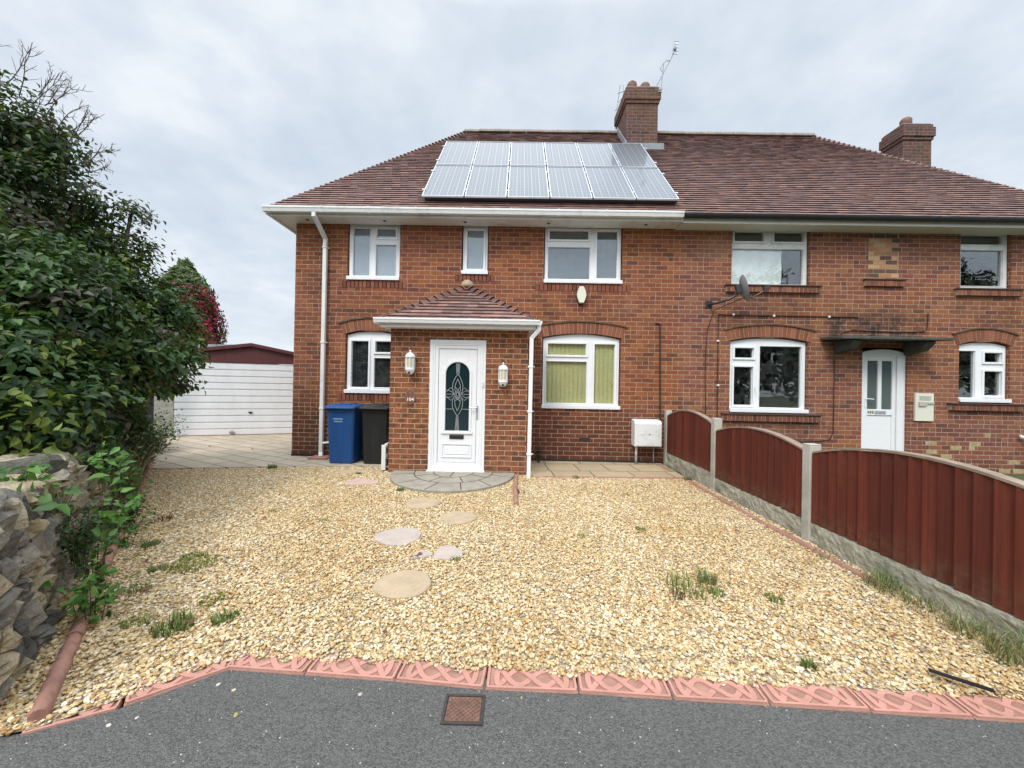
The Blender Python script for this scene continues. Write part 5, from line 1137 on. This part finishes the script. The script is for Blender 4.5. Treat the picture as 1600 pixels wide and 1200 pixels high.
# ------------------------------------------------------------------ foliage
LT = np.array([(0, 0, 0), (.25, .30, .09), (.17, .68, .05), (0, 1.08, -.14), (-.17, .68, .05), (-.25, .30, .09), (0, .5, -.02)])
LF = np.array([(0, 1, 6), (1, 2, 6), (2, 3, 6), (0, 6, 5), (5, 6, 4), (4, 6, 3)])
def leaves(name, P, Nn, size, cols, parent=None, loc=None, mat='leaf', wid=1.25, droop=.0, flat=False):
    n = len(P); Nn = Nn/np.linalg.norm(Nn, axis=1, keepdims=True)
    r_ = nr.normal(size=(n, 3)); r_[:, 2] -= droop; Y = r_-(r_*Nn).sum(1, keepdims=True)*Nn; Y /= np.linalg.norm(Y, axis=1, keepdims=True); X = np.cross(Y, Nn)
    s = size[:, None, None]; V = P[:, None, :]+s*(LT[None, :, 0:1]*wid*X[:, None, :]+LT[None, :, 1:2]*Y[:, None, :]+LT[None, :, 2:3]*Nn[:, None, :])
    base = ROOT[parent.name] if parent is not None else Vector(loc or (0, 0, 0)); V = V.reshape(-1, 3)-np.array(base)
    F = (LF[None]+np.arange(n)[:, None, None]*7).reshape(-1)
    me = bpy.data.meshes.new(name); me.vertices.add(n*7); me.vertices.foreach_set('co', V.astype(np.float32).ravel()); nf = n*6
    me.loops.add(nf*3); me.loops.foreach_set('vertex_index', F.astype(np.int32)); me.polygons.add(nf)
    me.polygons.foreach_set('loop_start', np.arange(0, nf*3, 3, dtype=np.int32)); me.polygons.foreach_set('loop_total', np.full(nf, 3, dtype=np.int32))
    me.update(calc_edges=True); me.validate(); at_ = me.attributes.new('col', 'FLOAT_COLOR', 'POINT'); C4 = np.ones((n, 7, 4), np.float32); C4[:, :, :3] = cols[:, None, :]; at_.data.foreach_set('color', C4.ravel())
    me.polygons.foreach_set('use_smooth', [True]*nf); me.materials.append(M[mat]); o = bpy.data.objects.new(name, me); COL.objects.link(o)
    if parent is not None: o.parent = parent
    else: o.location = base
    ROOT[o.name] = base; return o
def blob_points(blobs, n, clump=.22, nclump=None):
    "leaf positions gathered in clumps inside a union of ellipsoids, mostly near the surface"
    B = np.array([b[:3] for b in blobs]); Rr = np.array([b[3] for b in blobs]); wt = Rr**2; wt /= wt.sum()
    nc = nclump or n//55; ci = nr.choice(len(blobs), nc, p=wt); d = nr.normal(size=(nc, 3)); d /= np.linalg.norm(d, axis=1, keepdims=True); rad = nr.uniform(.45, 1.0, nc)**.6
    C = B[ci]+d*(rad*Rr[ci])[:, None]; k = nr.integers(0, nc, n); P = C[k]+nr.normal(size=(n, 3))*clump*np.array([1, 1, .7]); Nn = d[k]*.7+nr.normal(size=(n, 3))*.55+np.array([0, 0, .75]); return P, Nn, k, nc
def clump_cols(k, nc, pal, wts, n, v0=.7, v1=1.25):
    pal = np.array(pal); ck = nr.choice(len(pal), nc, p=wts); c = pal[ck[k]]; swap = nr.random(n) < .15; c[swap] = pal[nr.choice(len(pal), swap.sum(), p=wts)]
    return c*nr.uniform(v0, v1, (n, 1))
def limbs(mb, root, tips, r0, r1, wob=.12, seg=7):
    for t in tips:
        a, b = Vector(root), Vector(t); P = []; 
        for i in range(seg+1):
            f = i/seg; p = a.lerp(b, f)+Vector((rng.uniform(-wob, wob), rng.uniform(-wob, wob), rng.uniform(-wob, wob)*.6))*math.sin(math.pi*f); P.append(p)
        mb.tube(P, [r0+(r1-r0)*(i/seg)**.8 for i in range(seg+1)], 7)
# big overhanging shrub on the left, behind the stone wall
bp = lambda px, py, Y, r_: (*at(px, py, Y), r_*Y/600)
blobs = [bp(215, 520, 5.0, 78), bp(115, 425, 4.6, 88), bp(60, 315, 4.4, 78), bp(5, 190, 4.3, 62), bp(45, 215, 4.35, 45), bp(100, 240, 4.4, 26), bp(50, 500, 3.7, 130), bp(150, 570, 4.2, 100), bp(10, 600, 3.1, 115), bp(182, 392, 5.0, 42), bp(190, 620, 5.5, 75), bp(-90, 420, 3.9, 190), bp(-90, 230, 4.2, 120), bp(250, 570, 5.6, 42), bp(245, 475, 5.3, 40), bp(230, 640, 6.2, 45), bp(205, 335, 5.0, 14), bp(120, 300, 4.5, 30), bp(20, 665, 2.75, 55), bp(105, 650, 3.2, 60), bp(175, 655, 4.2, 55)]
st = thing('leafy_shrub', 'large dark green broad-leaved shrub overhanging the stone wall at the left edge', 'shrub', (-4.9, 4.2, 0))
n = 74000; P, Nn, k, nc = blob_points(blobs, n, .105, 1150)
keep = P[:, 2] > .72+.08*np.sin(P[:, 1]*5); 
ex = np.interp(P[:, 1], [1.6, 2.7, 4.3, 5.2, 6.0, 7.2], [-2.1, -3.0, -4.4, -5.1, -5.8, -6.9])
keep &= ~((P[:, 0] > ex-.05) & (P[:, 2] < 1.25)); keep &= P[:, 1] > 2.2
P, Nn, k = P[keep], Nn[keep], k[keep]; n = len(P)
GP = [(.030, .066, .020), (.050, .100, .026), (.022, .046, .017), (.11, .145, .025), (.060, .085, .04), (.075, .062, .045)]
cols = clump_cols(k, nc, GP, [.28, .27, .15, .13, .12, .05], n, .75, 1.7)
hi = (P[:, 2] > 3.0) & (nr.random(n) < .5); cols[hi] = cols[hi]*.4+np.array([.075, .062, .055])*.6
leaves('foliage', P, Nn, nr.uniform(.050, .105, n)*np.interp(P[:, 2], [1.5, 3.5], [1., .8]), cols, st, wid=1.15, droop=.8)
m_ = MB(); limbs(m_, (-5.2, 4.2, -.05), [b[:3] for b in blobs], .075, .018, .18)
limbs(m_, (-5.9, 5.6, -.05), [blobs[0][:3], blobs[8][:3], blobs[11][:3]], .06, .015, .12); m_.build('branches', 'bark', st, smooth=True)
def twig(px, py, Y, ang, L, depth=0):
    m_ = MB(); a = at(px, py, Y); P = [a]; d = Vector((math.cos(ang), rng.uniform(-.3, .3), math.sin(ang)))
    for i in range(6): d = (d+Vector((rng.uniform(-.2, .2), rng.uniform(-.2, .2), rng.uniform(-.16, .22)))).normalized(); P.append(P[-1]+d*L/6)
    m_.tube(P, [.006*(1-.7*i/6)*(1 if depth == 0 else .65) for i in range(7)], 5)
    if depth < 2:
        for i in (2, 3, 4, 5):
            for s_ in (-1, 1):
                if rng.random() < .75:
                    q = P[i]; dd = (P[i]-P[i-1]).normalized(); an = math.atan2(dd.z, dd.x)+s_*rng.uniform(.4, .9)
                    qq = q; sub = [qq]; e = Vector((math.cos(an), rng.uniform(-.3, .3), math.sin(an)))
                    for j in range(4): e = (e+Vector((rng.uniform(-.2, .2), rng.uniform(-.2, .2), rng.uniform(-.1, .2)))).normalized(); sub.append(sub[-1]+e*L*.32/4*rng.uniform(.7, 1.3))
                    m_.tube(sub, [.0042, .0036, .003, .0024, .0018], 4)
                    for j in (2, 3):
                        if rng.random() < .7:
                            a2 = an+rng.choice((-1, 1))*.7; m_.tube([sub[j], sub[j]+Vector((math.cos(a2), rng.uniform(-.3, .3), math.sin(a2)))*L*.14], [.0026, .0016], 4)
    m_.build('bare_branch', 'twig', st)
for (px, py, a_, L) in ((0, 140, 1.3, .5), (10, 130, 1.0, .5), (30, 150, .8, .55), (50, 165, .7, .5), (70, 185, .6, .55), (90, 200, .9, .4), (100, 230, .5, .5), (120, 215, .9, .35), (110, 260, .2, .45), (130, 270, .1, .35), (60, 150, 1.3, .35), (120, 300, .3, .3), (225, 345, .3, .2), (40, 200, .5, .6), (215, 350, .0, .2), (70, 165, .3, .4), (110, 205, .4, .35), (135, 240, .3, .3)): twig(px, py, 4.3, a_, L)

# dry stone wall
def dry_wall():
    path = [(-2.10, 1.53), (-2.14, 1.60), (-2.36, 1.87), (-2.64, 2.18), (-3.05, 2.66), (-3.73, 3.42), (-4.5, 4.28), (-5.25, 5.15), (-5.95, 5.95), (-7.0, 7.1), (-8.0, 8.2)]
    P = [Vector((x, y, 0)) for x, y in path]; d = [0]
    for a, b in zip(P, P[1:]): d.append(d[-1]+(b-a).length)
    def pt(s):
        s = max(0, min(s, d[-1]-.001))
        for i in range(len(P)-1):
            if s <= d[i+1]: t = (P[i+1]-P[i]).normalized(); return P[i]+t*(s-d[i]), t
    o = thing('stone_wall', 'old dry stone wall of grey and tan rubble at the left edge, half overgrown', 'wall', (-3.4, 3.1, 0))
    m_ = MB(); rings = []
    for i in range(30):
        p, t = pt(d[-1]*i/29); q = Vector((-t.y, t.x, 0)); rings.append([p+q*.09+Vector((0, 0, -.05)), p+q*.45+Vector((0, 0, -.05)), p+q*.40+Vector((0, 0, .74)), p+q*.13+Vector((0, 0, .72))])
    m_.loft(rings); m_.build('wall_core', 'soil', o)
    def stn(mb, c, t, q, lx, ly, lz, col):
        mb.color(col); ns, nt = 7, 10; ph = [rng.uniform(0, 6.28) for _ in range(6)]; rings = []; tl = rng.uniform(-.32, .32)
        for v in (-1, -.93, -.7, -.25, .25, .7, .93, 1):
            ring = []; rr = (1-abs(v)**7)**.22 if abs(v) < 1 else .55
            for j in range(nt):
                a = 2*math.pi*j/nt; ca, sa = math.cos(a), math.sin(a); sq = 1/max(abs(ca), abs(sa))**.72
                w_ = 1+.12*math.sin(2*a+ph[0]+v*2)+.10*math.sin(3*a+ph[1]-v*3)+.08*math.sin(5*a+ph[2]+4*v)+rng.uniform(-.05, .05); u_, n_ = ca*sq*rr*w_, sa*sq*rr*w_
                vz = v*lz/2*(1+.22*math.sin(a+ph[3])+.12*math.sin(3*a+ph[4]))+rng.uniform(-.04, .04)*lz
                ring.append(c+t*(u_*lx/2)+q*(n_*ly/2)+Vector((0, 0, vz+tl*u_*lx/2)))
            rings.append(ring)
        mb.loft(rings)
    pal = [(.32, .28, .21), (.42, .345, .225), (.22, .205, .17), (.46, .38, .24), (.13, .122, .105), (.36, .325, .26), (.52, .45, .32)]
    m_ = MB(); z = .0; 
    while z < .70:
        h = rng.uniform(.075, .14); s = rng.uniform(0, .15)
        while s < d[-1]:
            L = rng.uniform(.09, .25); p, t = pt(s+L/2); q = Vector((-t.y, t.x, 0)); c = rng.choice(pal); v = rng.uniform(.75, 1.15)
            hh = h*rng.uniform(.8, 1.12); stn(m_, p+q*(.10+.06*z+rng.uniform(-.03, .03))+Vector((0, 0, z+hh/2)), t, q, L*1.02, rng.uniform(.15, .22), hh*1.05, tuple(x*v for x in c)); s += L*.97
        z += h*.93
    m_.build('rubble_stones', 'wall_stone', o)
    m_ = MB(); s = .0
    while s < d[-1]:
        L = rng.uniform(.20, .40); p, t = pt(s+L/2); q = Vector((-t.y, t.x, 0)); c = rng.choice(pal); v = rng.uniform(.8, 1.1); stn(m_, p+q*.25+Vector((0, 0, .72+rng.uniform(.03, .06))), t, q, L*1.08, rng.uniform(.32, .44), rng.uniform(.13, .24), tuple(x*v for x in c)); s += L*.95
    m_.build('coping_stones', 'wall_stone', o, smooth='auto')
dry_wall()

def plant(name, label, cat, c, n, spread, h, size, pal, wts, group=None, stems=6, smat='stem_green', wid=1.2, up=.9, lean=(0, 0), rs=.0022):
    o = thing(name, label, cat, c, group); c = np.array(c); sx, sy = (spread, spread) if not isinstance(spread, tuple) else spread
    tips = []; m_ = MB()
    for k in range(stems):
        a = rng.uniform(0, 6.28); rr = rng.uniform(.2, 1); tip = Vector((c[0]+sx*rr*math.cos(a)+lean[0], c[1]+sy*rr*math.sin(a)+lean[1], c[2]+h*rng.uniform(.5, 1))); tips.append(tip)
        b = Vector((c[0]+sx*.3*rr*math.cos(a), c[1]+sy*.3*rr*math.sin(a), c[2]-.02)); mid = b.lerp(tip, .5)+Vector((0, 0, h*.16)); tip.z -= h*.12; m_.tube([b, b.lerp(mid, .55)+Vector((0, 0, h*.09)), mid, mid.lerp(tip, .5)+Vector((0, 0, h*.03)), tip], [rs*1.3, rs*1.2, rs, rs*.8, rs*.5], 5)
    m_.build('stems', smat, o)
    T = np.array([list(t) for t in tips]); k = nr.integers(0, stems, n); f = nr.uniform(.25, 1.05, (n, 1)); P = c*(1-f)+T[k]*f+nr.normal(size=(n, 3))*np.array([sx, sy, h])*.13; P[:, 2] = np.maximum(P[:, 2], .02)
    Nn = nr.normal(size=(n, 3))*.5+np.array([0, -.25, up]); cols = np.array(pal)[nr.choice(len(pal), n, p=wts)]*nr.uniform(.7, 1.25, (n, 1))
    leaves('leaves', P, Nn, nr.uniform(.6, 1.1, n)*size, cols, o, wid=wid); return o
BR = [(.085, .20, .035), (.055, .14, .03), (.12, .22, .05)]
bl = [((-2.62, 2.46, .45), 55, (.18, .20), .30, .075, 'bright green bramble climbing the near end of the stone wall'),
      ((-2.47, 2.24, .02), 110, (.17, .20), .34, .065, 'bramble spilling over the edging at the foot of the stone wall'),
      ((-3.05, 2.85, .62), 80, (.25, .22), .34, .070, 'bramble on top of the stone wall under the shrub'),
      ((-2.50, 2.08, .72), 18, (.18, .12), .20, .105, 'large-leaved bright green sprig over the nearest coping stone'),
      ((-3.30, 3.22, .02), 110, (.20, .25), .33, .055, 'low bramble between the wall and the middle of the edging'),
      ((-3.85, 3.80, .25), 130, (.3, .3), .5, .055, 'green creeper patch halfway along the stone wall'),
      ((-2.86, 2.62, .05), 70, (.13, .15), .45, .055, 'thin bramble shoot standing between the wall and the edging')]
for c, n_, sp__, h, s, lab in bl: plant('bramble', lab, 'bramble', c, n_, sp__, h, s, BR, [.5, .3, .2], 'brambles on the stone wall', stems=8)
plant('bush', 'small-leaved bush at the far end of the wall beside the paving', 'bush', (-7.0, 7.35, 0), 900, (.45, .5), .85, .05, [(.07, .13, .025), (.10, .17, .03), (.045, .09, .025)], [.4, .3, .3], stems=26)
plant('bush', 'dark small-leaved bush over the wall just before the left paving', 'bush', (-5.75, 5.75, .1), 1500, (.5, .5), 1.0, .04, [(.03, .065, .02), (.05, .09, .025), (.02, .045, .018)], [.4, .3, .3], stems=34)
plant('bush', 'low green bush at the wall foot near the start of the paving', 'bush', (-5.35, 5.3, 0), 900, (.28, .3), .45, .038, [(.06, .12, .025), (.04, .085, .02), (.09, .15, .03)], [.4, .3, .3], stems=22)
plant('ivy', 'dark ivy hanging over the middle of the stone wall', 'ivy', (-4.8, 4.75, .35), 1200, (.45, .5), .55, .045, [(.03, .065, .02), (.05, .09, .025)], [.6, .4], stems=26)
plant('ivy', 'small-leaved ivy clump hanging on the wall face behind the near bramble', 'ivy', (-2.80, 2.46, .25), 420, (.14, .18), .40, .034, [(.035, .075, .02), (.06, .11, .03)], [.6, .4], stems=16)
plant('ivy', 'ivy patch creeping from the wall foot onto the middle of the edging', 'ivy', (-3.62, 3.56, .05), 620, (.2, .3), .38, .036, [(.035, .075, .02), (.07, .12, .03)], [.6, .4], stems=20)
plant('ivy', 'dark ivy bunch on the wall top under the overhanging shrub', 'ivy', (-3.55, 3.25, .62), 520, (.25, .3), .34, .045, [(.03, .065, .02), (.05, .10, .025)], [.6, .4], stems=18)
plant('bramble', 'leafy bramble tangle covering the top of the near coping stones', 'bramble', (-2.90, 2.24, .78), 60, (.20, .20), .18, .075, BR, [.45, .4, .15], 'brambles on the stone wall', stems=8)
plant('creeper', 'dry brown creeper stems and sparse leaves on the far wall face', 'creeper', (-4.45, 4.35, .1), 160, (.3, .45), .75, .035, [(.12, .10, .04), (.05, .09, .03)], [.5, .5], stems=46, smat='straw', rs=.003)
plant('weed', 'small shrub seedling growing by the wall right of the porch downpipe', 'weed', (.45, 7.12, .03), 130, (.12, .08), .42, .045, [(.035, .06, .025), (.06, .09, .03)], [.6, .4], stems=7)
# grass tufts and weeds
def tuft(x, y, n, h, spread, label, cols, group='grass tufts and weeds in the gravel', name='grass_tuft', bend=.6, w=.003, z=.0):
    m_ = MB()
    for k in range(n):
        a = rng.uniform(0, 6.28); r_ = spread*math.sqrt(rng.random()); b = Vector((x+r_*math.cos(a), y+r_*math.sin(a), z)); a2 = rng.uniform(0, 6.28); hh = h*rng.uniform(.45, 1.1); d = Vector((math.cos(a2), math.sin(a2), 0)); q = Vector((-d.y, d.x, 0))*w*rng.uniform(.7, 1.3)
        c = rng.choice(cols); v = rng.uniform(.75, 1.25); m_.color(tuple(e*v for e in c)); bb = bend*rng.uniform(.3, 1.2)*hh
        p1 = b+d*bb*.3+Vector((0, 0, hh*.55)); p2 = b+d*bb+Vector((0, 0, hh*(.95-.25*rng.random())))
        m_.add([b-q, b+q, p1+q*.8, p1-q*.8, p2], [(0, 1, 2, 3), (3, 2, 4)])
    o = m_.build(name, 'leaf', None, loc=(x, y, z)); return tag(o, label, 'grass' if name == 'grass_tuft' else 'weed', group)
GG = [(.13, .20, .05), (.20, .26, .08), (.09, .14, .04), (.22, .21, .09)]; DRY = [(.30, .27, .13), (.38, .33, .18), (.17, .21, .08), (.12, .18, .06)]; MOSS = [(.24, .26, .07), (.16, .22, .05), (.30, .27, .10)]
def gz(px, py):
    d = cf*FOC+cr_*(px-800)+cu*(600-py); t = -CAMZ/d.z; return d.x*t, d.y*t
for px, py, n, h, s, lab, cl_ in ((270, 985, 110, .07, .09, 'bright grass tuft in the near left of the gravel', GG), (350, 970, 60, .05, .06, 'small bright grass tuft right of the larger near left one', GG), (300, 885, 260, .04, .15, 'mossy yellow-green patch in the left gravel', MOSS), (245, 893, 60, .04, .05, 'dark weed left of the mossy patch', GG), (215, 925, 60, .04, .07, 'sparse grass between the edging and the near left tuft', GG), (235, 855, 90, .05, .06, 'dark leafy weed by the middle of the left edging', GG), (300, 872, 70, .03, .07, 'thin grass just beyond the mossy patch', GG), (335, 940, 60, .035, .08, 'thin grass beside the mossy patch', MOSS), (215, 975, 60, .04, .07, 'thin grass against the edging at the near left', MOSS),
        (1080, 925, 48, .11, .15, 'largest weed clump in the right half of the gravel', GG+DRY[2:]), (1105, 912, 60, .10, .06, 'pale weed stems at the back of the largest clump', DRY), (1120, 930, 40, .04, .05, 'small grass right of the largest weed clump', GG), (1262, 1045, 45, .05, .03, 'small weed near the border slabs at the right', GG), (1000, 830, 40, .04, .05, 'small weed in the middle of the right gravel', MOSS), (1210, 940, 40, .04, .05, 'thin grass tuft right of centre', GG), (712, 877, 45, .03, .04, 'little green weed beside the cracked stepping stone', MOSS), (625, 768, 60, .05, .05, 'weed against the left edge of the half round step', GG), (425, 733, 60, .09, .06, 'grass tuft at the edge of the left paving', GG), (560, 742, 40, .04, .04, 'tiny weed by the buried stepping stone', GG), (900, 748, 40, .05, .05, 'small weed at the front of the right hand paving', GG), (1075, 752, 60, .07, .05, 'weed at the corner of the paving and fence', GG), (980, 775, 30, .03, .05, 'faint weed in the gravel in front of the right hand paving', MOSS), (905, 840, 30, .03, .05, 'faint weed right of the stepping stones', MOSS), (505, 815, 30, .03, .06, 'faint weed in the gravel below the bins', MOSS), (430, 800, 30, .03, .06, 'faint weed left of the stepping stones', MOSS)):
    x, y = gz(px, py); tuft(x, y, int(n*1.6), h*1.15, s*1.1, lab, cl_, z=.008, w=.0042)
for k, (y, n, h, lab) in enumerate(((2.12, 120, .22, 'long dry grass under the nearest end of the fence'), (2.35, 90, .20, 'dry grass against the gravel board one step from the nearest end'), (2.62, 70, .16, 'yellowing grass below the middle of the nearest fence panel'), (2.86, 150, .16, 'bright green plant at the fence foot where the edging ends'), (3.3, 40, .10, 'thin grass at the fence foot near the third post'), (4.9, 40, .10, 'thin grass at the foot of the middle fence panel'), (1.85, 110, .24, 'tall grass at the fence beyond the right frame edge'))):
    tuft(2.74, y, n, h, .12, lab, GG if k == 3 else DRY, 'grass along the fence foot', bend=1.1, w=.0028)
for (px, py, lab, n_) in ((812, 772, 'dark dead-looking weed beside the loose edging stone', 26), (1060, 935, 'brown dried weed stalks in the largest weed clump', 20), (255, 815, 'long dry fern-like stalk lying on the left gravel', 30)):
    x, y = gz(px, py); tuft(x, y, n_, .09, .07, lab, [(.10, .05, .03), (.16, .08, .04)], 'dead weeds in the gravel', name='dead_weed', bend=1.0, w=.004, z=.01)
# dead leaves on the gravel
dl = [(660, 870), (190, 880), (215, 870), (235, 925), (350, 935), (600, 1000), (245, 815), (230, 822), (325, 700), (395, 705), (185, 940), (305, 980), (150, 985), (140, 1050), (230, 880), (655, 878), (875, 1000), (1400, 1000), (285, 975)]
where = ['beside the cracked stepping stone', 'on the left edging', 'by the left edging', 'left of the mossy patch', 'right of the mossy patch', 'in the centre foreground gravel', 'left gravel near the long dry stalk', 'against the middle of the left edging', 'on the left paving by the garage', 'on the left paving by the house corner', 'under the near bramble', 'in the near left grass tuft', 'below the near bramble by the edging', 'at the left edging close to the tarmac', 'near the dark leafy weed', 'just left of the cracked stepping stone', 'in the foreground right of centre', 'in the gravel near the nearest fence panel', 'beside the near left grass tuft']
for (px, py), wh in zip(dl, where):
    x, y = gz(px, py); c = rng.choice([(.20, .09, .045), (.28, .15, .07), (.16, .07, .04)]); P = np.array([[x, y, .035]]); Nn = nr.normal(size=(1, 3))*.3+np.array([[0, 0, 1]])
    o = leaves('fallen_leaf', P, Nn, np.array([rng.uniform(.04, .06)]), np.array([c]), None, (x, y, .035)); tag(o, 'fallen brown leaf '+wh, 'leaf', 'fallen leaves')

# conifer wrapped in red creeper
cf_t = thing('conifer', 'tall conifer with crimson creeper over its lower half, behind the garage', 'tree', (-14, 16, 0))
m_ = MB(); m_.tube([(-14.05, 16, 0), (-14, 16, 3), (-14, 16, 6.0)], [.2, .12, .03], 8); m_.build('trunk', 'bark', cf_t)
n = 9000; z = nr.uniform(1.2, 6.35, n); rmax = np.interp(z, [1.2, 4.0, 5.4, 6.35], [1.25, 1.2, .85, .12]); ang = nr.uniform(0, 6.28, n); rad = rmax*nr.uniform(.35, 1, n)**.5*(1+.12*np.sin(ang*5+z*3))
P = np.stack([-14.0+rad*np.cos(ang), 16+rad*np.sin(ang), z], 1); D = np.stack([np.cos(ang), np.sin(ang), np.full(n, .6)], 1)+nr.normal(size=(n, 3))*.4
pal = np.array([(.10, .15, .05), (.16, .20, .06), (.06, .095, .035)]); cols = pal[nr.integers(0, 3, n)]*nr.uniform(.7, 1.3, (n, 1))
leaves('crown', P, D, nr.uniform(.12, .30, n), cols, cf_t, wid=.7)
n = 7000; z = nr.uniform(1.5, 5.3, n); ang = nr.uniform(0, 6.28, n); lim = np.interp(z, [1.5, 4.2, 5.3], [1., .95, .25]); ok = (nr.random(n) < lim)&((np.cos(ang) > -.5)|(z < 4)); z, ang = z[ok], ang[ok]; n = len(z)
rmax = np.interp(z, [1.2, 4.0, 5.4], [1.32, 1.26, .9]); rad = rmax*(1+.10*np.sin(ang*5+z*3))*nr.uniform(.9, 1.05, n); P = np.stack([-13.95+rad*np.cos(ang), 16+rad*np.sin(ang), z], 1); D = np.stack([np.cos(ang), np.sin(ang), np.full(n, .3)], 1)+nr.normal(size=(n, 3))*.3
pal = np.array([(.22, .008, .025), (.12, .008, .02), (.34, .015, .045)]); leaves('creeper', P, D, nr.uniform(.09, .17, n), pal[nr.integers(0, 3, n)]*nr.uniform(.6, 1.2, (n, 1)), cf_t)

# trees across the road, seen only in the window glass
def tree(x, y, h, r_, label, n=7000):
    o = thing('tree', label, 'tree', (x, y, 0), 'trees across the road'); m_ = MB(); m_.tube([(x, y, -.05), (x+.1, y, h*.35), (x, y+.1, h*.6)], [.22, .16, .09], 8)
    bs = [(x+rng.uniform(-.5, .5)*r_, y+rng.uniform(-.5, .5)*r_, h*rng.uniform(.35, .85), r_*rng.uniform(.45, .65)) for _ in range(9)]+[(x, y, h-r_*.5, r_*.5), (x, y, h*.3, r_*.6)]
    limbs(m_, (x, y+.05, h*.35), [b[:3] for b in bs], .09, .02, .2); m_.build('trunk', 'bark', o)
    P, Nn, k, nc = blob_points(bs, n, .3, 260); P[:, 2] = np.maximum(P[:, 2], .1); leaves('crown', P, Nn, nr.uniform(.22, .42, n), clump_cols(k, nc, GP, [.32, .27, .2, .08, .08, .05], n), o)
for k, (x, y, h, r_) in enumerate(((-16, -13, 5.0, 2.8), (-10.5, -12.5, 5.2, 2.8), (-5.5, -13.5, 4.8, 2.8), (0, -13, 5.2, 2.9), (5, -12.5, 5.0, 2.8), (10, -13, 5.6, 3.), (14.5, -12, 9.5, 3.8), (21, -12.5, 8.6, 3.8), (27.5, -12.5, 10.0, 4.), (35, -13, 9, 4.), (2.5, -16, 6.6, 3.2), (-3, -16.5, 6.2, 3.2), (8, -16.5, 7.0, 3.4), (12.5, -16, 7.5, 3.4), (-8, -16.5, 6.2, 3.2), (18, -16, 10, 4.))):
    tree(x, y, h, r_, '%s broad green tree from the left in the %s row across the road' % (ordn[k if k < 10 else k-10], 'front' if k < 10 else 'rear'))
